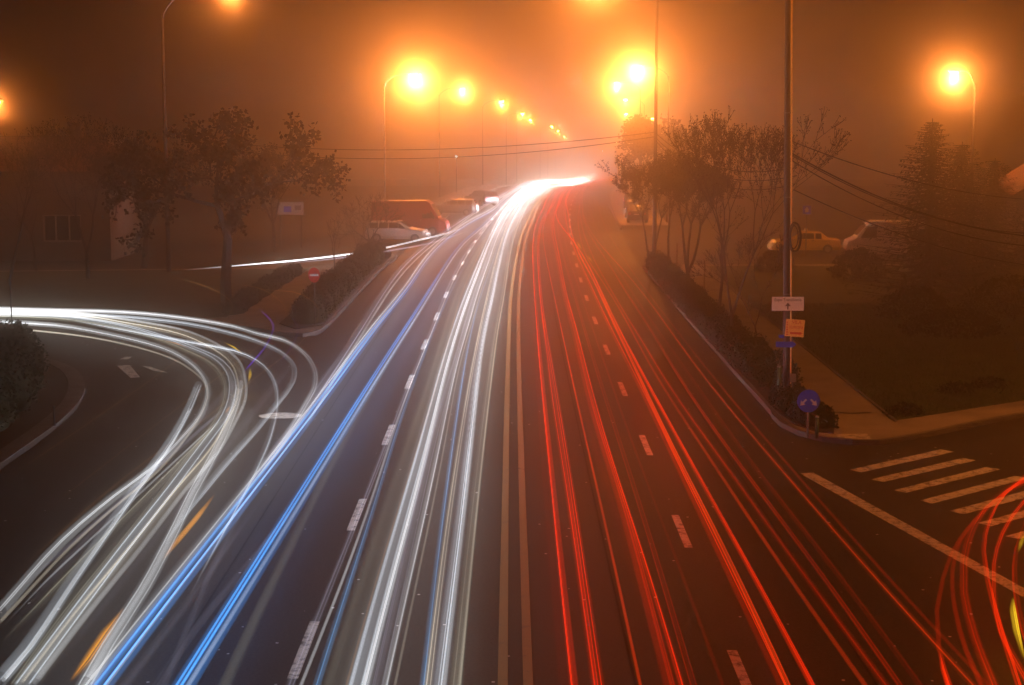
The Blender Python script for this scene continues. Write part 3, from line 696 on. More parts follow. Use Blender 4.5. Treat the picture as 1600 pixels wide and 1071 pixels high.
def tree(loc, label, height, stems=1, trunk=.3, r=.12, maxd=5, spread=.5, up=.8, leafy=2, leaf_s=.13, lean=(0, 0), kids=(2, 3), seed=1, group=None, fork=0.0, leafmat='tree_leaf', minr=.013, kl=1.0):
    random.seed(seed)
    root = empty('tree', loc); tag(root, label, 'tree', group)
    w, l = MB(), MB()
    L0 = height*trunk
    if stems == 1:
        grow(w, l, Vector((0, 0, -.1)), Vector((lean[0], lean[1], 1)).normalized(), L0, r, 0, maxd, spread, up, leafy, leaf_s, kids, minr, kl)
    else:
        b0 = Vector((lean[0]*fork, lean[1]*fork, fork)); w.tube([(0, 0, -.1), b0*.5, b0], [r*1.2, r*1.05, r], 7, cap=False)
        for j in range(stems):
            a = rng(-.3, .3) + math.pi*j*2/stems
            d = Vector((math.cos(a)*.3 + lean[0], math.sin(a)*.25 + lean[1], 1)).normalized()
            grow(w, l, b0, d, L0, r*.75, 0, maxd, spread, up, leafy, leaf_s, kids, minr, kl)
    zmax = max(v[2] for v in w.v); k = height/zmax           # bring the tree to its real height
    for m_ in (w, l): m_.v = [(x*k, y*k, z*k) for x, y, z in m_.v]
    w.build('trunk', 'bark', root)
    if l.v: l.build('crown', leafmat, root)
    return root
GT = 'trees along the lawn-side hedge'
tree(on(1143, 60), 'tall bare two-stemmed tree rising from the hedge nearest the sign pole', 8.9, stems=2, trunk=.4, r=.1, maxd=6, spread=.34, up=1.2, leafy=4, leaf_s=.08, fork=1.9, seed=3, group=GT, kids=(2, 3), kl=.75)
tree(on(1188, 56), 'thin wide-spreading bare tree just behind the sign pole', 4.7, trunk=.42, r=.055, maxd=6, spread=.38, leafy=1, leaf_s=.06, lean=(-.12, 0), seed=11, group=GT, kids=(2, 3), kl=.8)
tree(on(1124, 66), 'straight tree with a high ragged crown left of the two-stemmed one', 8.8, trunk=.5, r=.1, maxd=6, spread=.36, up=1.2, leafy=5, leaf_s=.085, lean=(-.03, .02), seed=5, group=GT, kids=(2, 3), kl=.62)
tree(on(1074, 80), 'forked dense tree in the middle of the hedge trees', 7.0, stems=3, trunk=.42, r=.13, maxd=6, spread=.46, leafy=9, leaf_s=.1, fork=1.3, seed=8, group=GT, kl=.5)
tree(on(1045, 88), 'slanting slender tree between the forked one and the hedge end', 6.9, trunk=.55, r=.09, maxd=6, spread=.5, leafy=9, leaf_s=.1, lean=(.06, 0), seed=21, group=GT, kl=.45)
tree(on(1016, 92), 'leafy tree at the far end of the hedge by the cable pole', 6.5, stems=2, trunk=.5, r=.11, maxd=6, spread=.5, leafy=9, leaf_s=.1, fork=.8, seed=14, group=GT, kl=.48)
tree(on(1003, 165, .1), 'big hazy tree far along the footway, half lost in fog', 8.8, trunk=.3, r=.22, maxd=6, spread=.55, leafy=6, leaf_s=.32, seed=17)
tree(on(1046, 175, .1), 'fog-veiled tree behind the hedge trees', 8.0, trunk=.3, r=.2, maxd=6, spread=.55, leafy=5, leaf_s=.3, seed=19)
GI = 'young trees of the island'
tree(on(582, 101), 'small bare round-headed tree by the island hedge', 4.2, trunk=.42, r=.12, minr=.022, maxd=5, spread=.6, leafy=1, leaf_s=.09, seed=31, group=GI, up=.2, kids=(3, 3))
tree(on(559, 93), 'spindly sapling next to the round-headed tree', 3.4, trunk=.6, r=.05, minr=.02, maxd=3, spread=.3, leafy=0, seed=33, group=GI, kids=(1, 2))
tree(on(523, 82), 'spindly sapling nearer the no-entry sign', 3.7, trunk=.5, r=.05, minr=.02, maxd=3, spread=.3, leafy=0, seed=36, group=GI, kids=(2, 2))
tree(on(355, 76), 'big dark spreading tree on the island in front of the lamp pole', 8.9, trunk=.17, r=.14, maxd=6, spread=.75, leafy=12, leaf_s=.1, seed=41, up=.0)
GD = 'dark trees before the house'
tree(on(138, 88), 'bare forked tree standing in front of the house window', 8.8, stems=2, trunk=.33, r=.15, maxd=6, spread=.5, leafy=1, leaf_s=.13, fork=2.2, seed=44, group=GD, kids=(2, 3))
tree(on(14, 85), 'thin bare tree at the picture edge before the house', 8.2, trunk=.34, r=.11, maxd=6, spread=.45, leafy=1, leaf_s=.12, lean=(.12, 0), seed=46, group=GD, kids=(2, 3))
tree(on(58, 93), 'slim bare tree left of the house window', 7.5, trunk=.35, r=.09, maxd=6, spread=.42, leafy=1, leaf_s=.12, seed=49, group=GD, kids=(2, 2))
tree(on(225, 96), 'leafy dark tree between the house and the lamp pole', 7.6, trunk=.28, r=.17, maxd=6, spread=.6, leafy=12, leaf_s=.12, seed=52, group=GD)
tree(on(430, 108), 'murky tree behind the island, beside the small billboard', 7.0, trunk=.3, r=.15, maxd=6, spread=.55, leafy=10, leaf_s=.12, seed=55, group=GD)
def bush(name, loc, size, label, cat='bush', n=1500, s=.11, m='hedge_leaf', seed=1, group=None):
    random.seed(seed); root = empty(name, loc); tag(root, label, cat, group)
    mb, st = MB(), MB()
    for i in range(n):
        a, c = rng(0, 6.28), rng(-.25, 1)
        rr = math.sqrt(max(0, 1 - c*c)) * rng(.7, 1.04) * (1 + .14*math.sin(3*a + seed) + .1*math.sin(5*c*3))
        leaf_quad(mb, Vector((size[0]*rr*math.cos(a), size[1]*rr*math.sin(a), size[2]*max(0.02, (c*.8 + .25)*rng(.85, 1.04)))), s)
    for i in range(9):
        a = 6.28*i/9; st.tube([(0, 0, -.1), (size[0]*.3*math.cos(a), size[1]*.3*math.sin(a), size[2]*.5), (size[0]*.6*math.cos(a), size[1]*.6*math.sin(a), size[2]*.85)], [.03, .02, .008], 4)
    mb.build('foliage', m, root); st.build('stems', 'bark', root)
    return root
def hedge(label, path, w, h, n, s=.085, seed=1, group=None, hv=.12):
    random.seed(seed); P = smooth_path(path, .5); root = empty('hedge', (P[0].x, P[0].y, .12)); tag(root, label, 'hedge', group)
    core, fo = MB(), MB(); O = Vector((P[0].x, P[0].y, 0)); hh = []; ww = []
    for i, p in enumerate(P):
        t = (P[min(i+1, len(P)-1)] - P[max(i-1, 0)]).normalized(); nr = Vector((-t.y, t.x, 0))
        e = min(1, i/2.0 + .35, (len(P)-1-i)/2.0 + .35)
        a = h*(1 + hv*math.sin(i*.55 + seed) + hv*.7*math.sin(i*1.7) + rng(-.08, .08))*(.6 + .4*e); b = w*(1 + .14*math.sin(i*.9) + rng(-.07, .07))*e
        hh.append(a); ww.append(b); q = p - O
        for sx, sz in ((-.5, 0), (-.52, .55), (-.32, .9), (.32, .9), (.52, .55), (.5, 0)): core.v.append(tuple(q + nr*b*.86*sx + Vector((0, 0, a*sz))))
    for i in range(len(P)-1):
        for j in range(5): core.f.append((6*i+j, 6*i+6+j, 6*i+7+j, 6*i+j+1))
    core.f += [tuple(range(6)), tuple(range(6*len(P)-1, 6*len(P)-7, -1))]
    for _ in range(n):
        k = random.random()*(len(P)-1.001); i = int(k); f = k - i; p = P[i].lerp(P[i+1], f) - O
        t = (P[i+1]-P[i]).normalized(); nr = Vector((-t.y, t.x, 0)); a = hh[i]*(1-f) + hh[i+1]*f; b = ww[i]*(1-f) + ww[i+1]*f
        th = rng(-.1, math.pi + .1); c = math.cos(th); sn = max(0, math.sin(th))
        x = b*.5*math.copysign(abs(c)**.6, c); z = a*sn**.6 if sn > 0 else a*rng(0, .3)
        leaf_quad(fo, p + nr*x*rng(.88, 1.08) + Vector((0, 0, z*rng(.85, 1.07))) + t*rng(-.2, .2), s)
    core.build('branches', 'hedge_leaf', root, True); fo.build('foliage', 'hedge_leaf', root)
    return root
hedge('long clipped hedge along the lawn-side kerb up to the sign pole', [(8.3, 95), (8.15, 85), (8.1, 72), (8.1, 60), (8.15, 52.5)], 1.15, .95, 9000, seed=2)
hedge('low ragged hedge end curling round the corner under the blue sign', [(8.2, 49.2), (8.15, 47), (8.3, 45.2), (8.6, 44.2)], .95, .55, 2200, s=.08, seed=5, hv=.2)
bush('bush', (8.35, 50.9, .14), (.62, .8, 1.15), 'round dark bush beside the base of the sign pole', n=1500, s=.09, seed=4)
hedge('long dark hedge along the kerb of the island', [(-8.35, 67.6), (-8.45, 75), (-8.4, 88), (-8.2, 102)], 1.35, 1.05, 8500, s=.09, seed=8)
hedge('lower dark hedge between the island footway and its grass', [(-12.0, 71.2), (-12.0, 80), (-11.8, 92)], .9, .6, 3500, seed=9)
hedge('black flat-topped hedge block at the unlit near corner', [(-14.4, 40), (-14.7, 46), (-15.5, 51), (-16.8, 54.6), (-20, 57), (-30, 58.4)], 1.9, 1.65, 7000, s=.12, seed=12, hv=.05)
bush('bush', on(1340, 88, .13), (1.5, 1.3, 1.5), 'round bush on the lawn below the white van', n=1900, s=.13, seed=22, group='bushes on the lawn')
bush('bush', on(1432, 70, .13), (1.5, 1.3, 1.25), 'wide low bush in front of the spruces', n=1900, s=.12, seed=24, group='bushes on the lawn')
bush('bush', on(1490, 64, .13), (1.9, 1.2, 1.0), 'sprawling bush nearest the spruce foot', n=2000, s=.12, seed=25, group='bushes on the lawn')
bush('bush', on(1208, 92, .13), (1.1, 1.0, 1.1), 'bush behind the sign pole near the yellow taxi', n=1300, s=.12, seed=27, group='bushes on the lawn')
bush('bush', on(1580, 70, .13), (2.2, 1.4, 1.7), 'dark bush at the picture edge beside the spruces', n=2000, s=.13, seed=28, group='bushes on the lawn')
for i, (u, v, label) in enumerate([(1395, 655, 'small weedy clump at the lawn corner'), (1480, 620, 'weedy clump on the lawn edge with a twiggy top'), (1530, 612, 'weedy clump further along the lawn edge')]):
    p = at(u, v, .13); bush('weed_clump', (p.x + .5, p.y + .6, .13), (.55, .4, .35), label, 'plant', n=260, s=.09, seed=60 + i, group='weeds on the lawn edge')
def spruce(loc, h, rb, label, seed):
    random.seed(seed); root = empty('spruce_tree', loc); tag(root, label, 'tree', 'spruces on the lawn')
    w, nd = MB(), MB()
    w.tube([(0, 0, -.1), (0, 0, h*.5), (0, 0, h)], [h*.022, h*.014, .012], 7)
    z = h*.07
    while z < h*.985:
        f = 1 - z/h; L_ = rb*(f**.72)*rng(.85, 1.1) + .12; k = 9 if f > .2 else 6; ph = rng(0, 6.28)
        for j in range(k):
            a = ph + 6.28*j/k + rng(-.25, .25); l = L_*rng(.5, 1.22)
            d = Vector((math.cos(a), math.sin(a), 0)); m_ = 7
            pts = [Vector((0, 0, z)) + d*l*t + Vector((0, 0, -.22*l*t + .2*l*t*t*t)) for t in [i/m_ for i in range(m_+1)]]
            w.tube([pts[0], pts[3], pts[-1]], [.03*f + .012, .02*f + .008, .005], 3, cap=False)
            for i in range(1, m_+1):
                for _ in range(4):
                    c = pts[i].lerp(pts[i-1], random.random()); sd = Vector((-d.y, d.x, 0))*rng(-1, 1) + d*rng(.1, .8) + Vector((0, 0, rng(-.45, .15)))
                    sd.normalize(); ln = (.16 + .34*f)*rng(.7, 1.2)*(1.2 - .5*i/m_); up_ = sd.cross(Vector((rng(-.3, .3), rng(-.3, .3), 1))).normalized()*ln*.17
                    nd.quad(c - up_*.4, c + sd*ln*.5 - up_, c + sd*ln, c + sd*ln*.5 + up_)
        z += max(.1, .3*f + .05)
    w.build('trunk', 'bark', root); nd.build('crown', 'needle', root)
    return root
spruce(on(1448, 76, .12), 8.4, 4.2, 'tallest dark spruce on the lawn under the lone lamp', 3)
spruce(on(1496, 81, .12), 7.3, 3.9, 'second spruce crowding the tallest one', 5)
spruce(on(1548, 86, .12), 6.4, 4.2, 'lower spruce leaning out toward the picture edge', 7)
# grass of the lawns
def grass(name, n, pick, label, seed):
    random.seed(seed); mb = MB()
    for _ in range(n):
        x, y = pick(); a = rng(0, 6.28); h = rng(.05, .13); w = .012; dx, dy = math.cos(a)*w, math.sin(a)*w; lx, ly = rng(-.05, .05), rng(-.05, .05)
        i = len(mb.v); mb.v += [(x-dx, y-dy, .13), (x+dx, y+dy, .13), (x+lx, y+ly, .13+h)]; mb.f.append((i, i+1, i+2))
    tag(mb.build(name, 'grass_blade'), label, 'grass', kind='stuff')
def pick_lawn():
    while True:
        y = 45.5 + 30*random.random()**1.6; x = rng(10.75, 26)
        if y > 45.7 + (x - 10.7)*.66: return x, y
grass('grass', 60000, pick_lawn, 'short rough grass blades on the lawn by the footway', 70)

# ================================================================ vehicles
def car(loc, rz, label, col, kind, group=None, roofsign=False, name='parked_car', cat='car'):
    root = empty(name, loc, rz); tag(root, label, cat, group)
    if kind == 'sedan': W, zb, ST_ = .84, .92, [(-2.2, .78, 0), (-2.12, .94, 0), (-1.45, .98, 0), (-.95, 1.37, 1), (.25, 1.42, 1), (1.02, .97, 0), (1.95, .84, 0), (2.18, .6, 0)]
    elif kind == 'wagon': W, zb, ST_ = .86, .93, [(-2.2, .9, 0), (-2.14, 1.0, 0), (-1.9, 1.42, 1), (.2, 1.46, 1), (1.0, .98, 0), (1.95, .84, 0), (2.18, .6, 0)]
    elif kind == 'van': W, zb, ST_ = .97, 1.2, [(-2.6, 1.9, 1), (-2.55, 2.2, 1), (1.0, 2.28, 1), (1.35, 2.1, 1), (2.05, 1.28, 0), (2.55, 1.05, 0), (2.66, .7, 0)]
    else: W, zb, ST_ = 1.0, 1.25, [(-2.9, 2.25, 1), (-2.85, 2.55, 1), (1.2, 2.6, 1), (1.5, 2.4, 1), (2.15, 1.3, 0), (2.65, 1.1, 0), (2.75, .75, 0)]
    z0 = .24; b = MB(); R_ = []
    for x, zr, cab in ST_:
        e = .9 if abs(x) > 2.1 and kind in ('sedan', 'wagon') or x > 2.5 else 1.0
        w = W*e; be = zb if cab else zr - .07; wr = w*(.8 if kind in ('sedan', 'wagon') else .88) if cab else w*.9
        pts = [(-w*.9, z0), (-w, z0+.2), (-w, be), (-wr, zr), (-wr*.5, zr+.03), (wr*.5, zr+.03), (wr, zr), (w, be), (w, z0+.2), (w*.9, z0)]
        R_.append((x, w, be, wr, zr, cab)); b.v += [(x, y, z) for y, z in pts]
    for i in range(len(ST_)-1):
        for j in range(10): b.f.append((10*i+j, 10*i+(j+1) % 10, 10*i+10+(j+1) % 10, 10*i+10+j))
    b.f += [tuple(range(10)), tuple(range(10*len(ST_)-1, 10*len(ST_)-11, -1))]
    b.build('body', col, root)
    def pt(i, j, f, s, out=.012):
        """A point on the side glass: station i to j at fraction f, height share s between belt and roof."""
        a, c = R_[i], R_[j]; L = lambda k: a[k]*(1-f) + c[k]*f
        be, zr, w, wr = zb, L(4), L(1), L(3)
        z = be + (zr-be)*s; return (L(0), w + (wr-w)*s + out, z)
    cab = [i for i in range(len(R_)) if R_[i][5]]
    i0, i1 = cab[0], cab[-1]
    glass_spans = {'sedan': [(3, 4, -.25, .32), (3, 4, .4, .98)], 'wagon': [(2, 3, .02, .3), (2, 3, .34, .64), (2, 3, .68, .98)], 'van': [(2, 3, -.9, .85)], 'truck': [(2, 3, -.9, .85)]}[kind]
    x_a = R_[i1][0]; cow = R_[i1+1]
    for side in (1, -1):
        for i, j, f0, f1 in glass_spans:
            q = [pt(i, j, max(f0, 0), .12), pt(i, j, min(f1, 1), .12), pt(i, j, min(f1, 1), .86), pt(i, j, max(f0, 0), .86)]
            if kind in ('van', 'truck'): q = [(x_a - .55, W*.995 + .012, zb + .06), (x_a + .45, W*.98 + .012, zb + .06), (x_a + .02, W*.9 + .02, zb + .72), (x_a - .55, W*.9 + .02, zb + .78)]
            m_ = MB(); m_.quad(*[(x, y*side, z) for x, y, z in (q if side > 0 else q[::-1])]); m_.build('side_window', 'glass_dark', root)
        if kind in ('sedan', 'wagon'):                       # quarter glass running down to the cowl
            q = [pt(i1, i1, 0, .12), (x_a + .5, W*.93, zb + .06), pt(i1, i1, 0, .82)]
            m_ = MB(); k = len(m_.v); m_.v += [(x, (y+.01)*side, z) for x, y, z in q]; m_.f.append((0, 1, 2)); m_.build('quarter_glass', 'glass_dark', root)
        hd = MB(); hd.box((x_a - .65, side*(W + .015), zb - .06), (.18, .03, .035)); hd.build('door_handle', 'chrome', root)
        MB().box((x_a + .32, side*(W + .1), zb + .1), (.1, .18, .13)).build('wing_mirror', 'black', root)
        fx = R_[-1][0]; rx = R_[0][0]
        MB().box((fx - .06, side*W*.66, .66), (.1, .34, .15)).build('headlight', 'lens_clear', root)
        MB().box((rx + .015, side*W*.74, .78 if kind in ('sedan', 'wagon') else 1.0), (.06, .22, .2 if kind in ('sedan', 'wagon') else .4)).build('tail_light', 'lens_red', root)
        for wx in ((-1.35, 1.38) if kind in ('sedan', 'wagon') else (-1.6, 1.7)):
            rw = .31 if kind in ('sedan', 'wagon') else .35
            wh = MB().tube([(wx, side*(W-.2), rw), (wx, side*(W+.012), rw)], rw, 18).build('wheel', 'rubber', root)
            MB().tube([(wx, side*(W-.02), rw), (wx, side*(W+.022), rw)], rw*.6, 12).build('rim', 'metal_grey', wh)
    a, c = R_[i1], R_[i1+1]
    def scr(a, c, name, f0=.1, f1=.9):
        L = lambda k, f: a[k]*(1-f) + c[k]*f
        d = Vector((c[0]-a[0], 0, c[4]-a[4])).normalized(); nrm = Vector((-d.z, 0, d.x)); nrm = nrm if nrm.z > 0 else -nrm
        q = []
        for f, s in ((f0, -1), (f0, 1), (f1, 1), (f1, -1)):
            p = Vector((L(0, f), 0, L(4, f) + .03)) + nrm*.02; q.append((p.x, s*(a[3] + (c[3]-a[3])*f)*.86, p.z))
        m_ = MB(); m_.quad(*q); m_.build(name, 'glass_dark', root)
    scr(a, c, 'windscreen')
    if kind in ('sedan', 'wagon'):
        a, c = R_[i0], R_[i0-1]; scr(a, c, 'rear_window')
    MB().box((R_[-1][0] + .0, 0, .42), (.14, W*1.7, .2)).build('bumper', 'black' if kind != 'sedan' else col, root)
    MB().box((R_[0][0] - .02, 0, .45), (.14, W*1.7, .2)).build('bumper', 'black' if kind != 'sedan' else col, root)
    MB().box((R_[0][0] - .03, 0, .72), (.02, .5, .11)).build('number_plate', 'sign_white', root)
    if roofsign: MB().box((-.1, 0, 1.52), (.18, .5, .12), top=.8).build('roof_sign', 'car_yellow', root)
    return root
def cpos(u, v): p = at(u, v, 0); return (p.x, p.y, .004)
car(cpos(622, 378), math.radians(-8), 'white parked estate car in front of the red van', 'car_white', 'wagon')
car(cpos(640, 372)[:1] + (124.5, .01), math.radians(-6), 'big red panel van parked behind the white estate car', 'car_red', 'truck', name='panel_van', cat='van')
car((on(708, 150).x, 150, .11), math.radians(172), 'pale estate car beyond the red van', 'car_silver', 'wagon')
car((on(752, 168).x, 168, .11), math.radians(120), 'dark car fading into fog beyond the pale estate car', 'car_dark', 'wagon')
GP = 'cars parked by the far footway'
car((on(986, 140).x + .55, 140, .11), math.radians(84), 'nearest dark car parked at the far footway, tail toward us', 'car_dark', 'sedan', GP)
car((on(980, 148).x + .7, 147.2, .11), math.radians(83), 'second dark car parked at the far footway', 'car_dark', 'wagon', GP)
car((on(978, 155).x + .9, 154.6, .11), math.radians(82), 'third car parked at the far footway, pale in the fog', 'car_silver', 'sedan', GP)
car((on(976, 163).x + .9, 163, .11), math.radians(81), 'fourth car parked at the far footway, almost lost in fog', 'car_dark', 'wagon', GP)
car(cpos(1256, 396), math.radians(182), 'yellow taxi parked beyond the lawn behind the sign pole', 'car_yellow', 'sedan', roofsign=True)
car(cpos(1386, 402), math.radians(176), 'white van parked beyond the lawn behind the spruces', 'car_white', 'van', name='delivery_van', cat='van')

# ================================================================ signs and street furniture
def text(body, parent, loc, size, m, rot=(math.pi/2, 0, 0), sx=1.0, name='lettering'):
    cu = bpy.data.curves.new(name, 'FONT'); cu.body = body; cu.size = size; cu.align_x = 'CENTER'; cu.align_y = 'CENTER'; cu.extrude = .002
    cu.materials.append(MATS[m]); cu.resolution_u = 3
    tmp = bpy.data.objects.new('lettering_source', cu); COL.objects.link(tmp)
    me = bpy.data.meshes.new_from_object(tmp.evaluated_get(bpy.context.evaluated_depsgraph_get()))
    bpy.data.objects.remove(tmp); bpy.data.curves.remove(cu)
    o = link(bpy.data.objects.new(name, me), parent); o.location = loc; o.rotation_euler = rot; o.scale = (sx, 1, 1)
    return o
def board(name, label, c, w, h, m, tilt=0.0, cat='sign', yaw=0.0, edge=None):
    root = empty(name, c, yaw); tag(root, label, cat)
    mb = MB().box((0, 0, 0), (w, .025, h)); pl = mb.build('panel', m, root); pl.rotation_euler = (0, tilt, 0)
    for s in (-1, 1): MB().box((0, .045, s*h*.28), (.5, .05, .04)).build('bracket', 'metal_dark', root)
    return root
def arrow(parent, pts, m, y=-.017, name='arrow'):
    mb = MB(); n = len(pts)
    mb.v = [(x, y, z) for x, z in pts] + [(x, y + .004, z) for x, z in pts]
    mb.f = [tuple(range(n)), tuple(range(2*n-1, n-1, -1))] + [(i, (i+1) % n, n + (i+1) % n, n + i) for i in range(n)]
    return mb.build(name, m, parent)
PY = 47.72
c = over(1231, 475, PY); s1 = board('direction_sign', 'white direction sign with an upward arrow, highest on the sign pole', c, .92, .40, 'sign_white')
text('Expo Transilvania', s1, (0, -.016, .115), .125, 'black', sx=.88)
arrow(s1, [(-.02, -.16), (.02, -.16), (.02, -.06), (.085, -.075), (0, .035), (-.085, -.075), (-.02, -.06)], 'black')
c = over(1242, 513, PY - .1); s2 = board('guesthouse_sign', 'tilted cream sign with red lettering and arrow on the sign pole', c, .54, .5, 'sign_cream', tilt=math.radians(4))
text('VILA', s2, (.05, -.016, .165), .14, 'sign_red', rot=(math.pi/2, math.radians(4), 0))
text('EUROPA', s2, (.045, -.016, .015), .125, 'sign_red', rot=(math.pi/2, math.radians(4), 0), sx=.85)
arrow(s2, [(-.14, -.17), (.14, -.185), (.14, -.205), (.22, -.155), (.145, -.1), (.145, -.125), (-.14, -.11)], 'sign_red')
for k in range(6): MB().box((-.225, -.015, .17 - .07*k), (.045, .006, .035)).build('red_mark', 'sign_red', s2)
c = over(1228, 538.5, PY); s3 = empty('arrow_sign', c); tag(s3, 'small dark blue arrow-shaped sign lowest on the sign pole', 'sign')
arrow(s3, [(-.29, -.085), (.2, -.085), (.3, 0), (.2, .085), (-.29, .085)], 'sign_blue', y=-.02, name='panel')
MB().box((0, .03, 0), (.4, .05, .04)).build('bracket', 'metal_dark', s3)
c = over(1221, 526, PY); s4 = empty('arrow_sign', c); tag(s4, 'narrow blue plate squeezed above the arrow-shaped sign', 'sign')
MB().box((0, 0, 0), (.15, .02, .09)).build('panel', 'sign_blue', s4); MB().box((0, .03, 0), (.18, .05, .04)).build('bracket', 'metal_dark', s4)
# clamp collars, conduit and a coil of cable on the sign pole
cd = empty('cable_conduit', (on(1235.5, 47.85).x, 47.85, 0)); cd.rotation_euler.y = -.019; tag(cd, 'pale conduit pipe running up the sign pole', 'pipe')
MB().tube([(0, 0, .1), (0, 0, 12.5)], .024, 8).build('pipe', 'sign_cream', cd, True)
for z in (5.0, 6.2, 3.4, 8.6):
    MB().tube([(-.17, .05, z), (0.03, -.01, z)], .014, 6).build('clip', 'metal_grey', cd)
co = empty('cable_coil', over(1241, 371, 47.7)); tag(co, 'coil of spare black cable hung on the sign pole', 'cable coil')
random.seed(5)
for k in range(5):
    R0 = rng(.27, .36); ph = rng(-.05, .05)
    ring = [(math.cos(a)*R0*.45 + ph, -.05 + k*.03 + math.sin(a*2)*.02, math.sin(a)*R0*1.2) for a in [i*2*math.pi/24 for i in range(25)]]
    MB().tube(ring, .018, 6, cap=False).build('loop', 'rubber', co, True)
# blue keep-either-side disc
p = at(1262, 684, .13); bs = empty('blue_round_sign', (p.x, p.y, .12)); tag(bs, 'round blue sign with two white arrows spreading downward', 'road sign')
dz = over(1261, 627, p.y).z - .12
MB().tube([(0, .03, 0), (0, .03, dz + .34)], .028, 8).build('post', 'metal_grey', bs, True)
ds = MB().disc((0, 0, dz), .3, (0, 1, 0), .012, 32).build('disc', 'sign_blue', bs)
for s in (-1, 1):
    d = Vector((s*.707, 0, -.707)); e = Vector((.707*s, 0, .707)); c0 = Vector((s*.055, 0, dz + .045)); L_ = .235
    pts = [c0 + e*.026, c0 + d*L_*.5 + e*.026, c0 + d*L_*.5 + e*.085, c0 + d*L_, c0 + d*L_*.5 - e*.085, c0 + d*L_*.5 - e*.026, c0 - e*.026]
    arrow(ds, [(q.x, q.z) for q in pts], 'sign_white', y=-.0115)
# no-entry sign of the island
p = at(492, 508, .12); ne = empty('no_entry_sign', (p.x, p.y, .1)); tag(ne, 'round red no-entry sign with a white bar on the island', 'road sign')
dz = over(492, 430, p.y).z - .1
MB().tube([(0, .04, 0), (0, .04, dz + .3)], .03, 8).build('post', 'metal_dark', ne, True)
ds = MB().disc((0, 0, dz), .25, (0, 1, 0), .012, 32).build('disc', 'sign_red', ne); ds.scale = (.95, 1, 1.25); ds.location = (0, 0, -dz*.25)
MB().box((0, -.012, dz), (.36, .01, .085)).build('white_bar', 'sign_white', ne)
# disc seen from behind
p = on(604, 101); sb = empty('road_sign', (p.x, p.y, .12)); tag(sb, 'round road sign seen from its dark back at the end of the island hedge', 'road sign')
dz = over(604, 397, 101).z - .12
MB().tube([(0, -.03, 0), (0, -.03, dz + .25)], .03, 8).build('post', 'metal_dark', sb, True); MB().disc((0, 0, dz), .3, (0, 1, 0), .015, 28).build('disc', 'metal_dark', sb)
# pictogram sign beyond the lawn
p = on(1259, 104); pc = empty('road_sign', (p.x, p.y, 0)); tag(pc, 'square blue sign with a pale frame above the yellow taxi', 'road sign')
dz = over(1259, 328, 104).z
MB().tube([(0, .03, 0), (0, .03, dz)], .03, 8).build('post', 'metal_dark', pc, True); MB().box((0, 0, dz), (.62, .02, .62)).build('panel', 'metal_grey', pc); MB().box((0, -.014, dz), (.5, .01, .5)).build('symbol_field', 'sign_blue', pc)
arrow(pc, [(-.1, dz - .16), (.1, dz - .16), (.1, dz), (.15, dz), (0, dz + .18), (-.15, dz), (-.1, dz)], 'sign_white', y=-.022, name='symbol')
# billboard by the back street
p = on(455, 112); bb = empty('billboard', (p.x, p.y, 0)); tag(bb, 'small pale billboard with a dark blue patch behind the island', 'billboard')
dz = over(455, 326, 112).z
for s in (-1, 1): MB().tube([(s*.7, .05, 0), (s*.7, .05, dz - .4)], .05, 8).build('post', 'metal_dark', bb)
MB().box((0, 0, dz), (1.75, .08, .85)).build('panel', 'car_white', bb); MB().box((-.2, -.046, dz - .05), (.5, .01, .4)).build('blue_patch', 'sign_blue', bb); MB().box((.5, -.046, dz + .05), (.42, .01, .3)).build('dark_patch', 'wood', bb)
# posts
GPst = 'green posts by the sign pole'
def post(u, v, h, label, r=.05):
    p = at(u, v, .12); o = empty('bollard', (p.x, p.y, .1)); tag(o, label, 'bollard', GPst)
    MB().tube([(0, 0, 0), (0, 0, h)], r, 10).build('shaft', 'green_post', o, True); MB().tube([(0, 0, h), (0, 0, h + .03), (0, 0, h + .06)], [r*1.15, r*1.05, r*.4], 10).build('cap', 'metal_grey', o, True)
post(1217, 622, .95, 'green post on the hedge side of the sign pole', .06)
post(1234, 620, .85, 'green post on the footway side of the sign pole', .035)
post(1276, 684, .55, 'short green post beside the round blue sign')
p = at(1238, 636, .12); bx = empty('meter_box', (p.x, p.y, .12)); tag(bx, 'small grey box on a leg between the sign pole and blue sign', 'box')
MB().box((0, 0, .85), (.16, .1, .24)).build('case', 'metal_grey', bx); MB().tube([(0, 0, 0), (0, 0, .75)], .025, 8).build('leg', 'metal_dark', bx)
p = on(22, 54); sp = empty('thin_post', (p.x, p.y, .12)); tag(sp, 'thin dark post sticking up from the unlit hedge block', 'post')
MB().tube([(0, 0, 0), (0, 0, over(22, 430, 54).z - .12)], .022, 7).build('shaft', 'metal_dark', sp); MB().tube([(0, 0, 0), (0, 0, .05)], .08, 8).build('base', 'metal_dark', sp)
p = at(85, 664, .14); kp = empty('kerb_post', (p.x, p.y, .12)); tag(kp, 'stubby dark post at the end of the curved kerb', 'post')
MB().tube([(0, 0, 0), (0, 0, .55)], .03, 8).build('shaft', 'metal_dark', kp); MB().tube([(0, 0, 0), (0, 0, .04)], .07, 8).build('base', 'metal_dark', kp)
for u, y, h, label in [(1057, 84, 2.2, 'thin stake left of the forked hedge tree'), (1100, 76, 1.9, 'thin stake right of the forked hedge tree')]:
    o = empty('tree_stake', (on(u, y).x, y, .1)); tag(o, label, 'stake', 'stakes in the hedge'); MB().tube([(0, 0, 0), (0, 0, h)], [.035, .03], 6).build('shaft', 'wood', o); MB().tube([(0, 0, h*.8), (0, 0, h*.83)], .045, 6).build('tie', 'rubber', o)
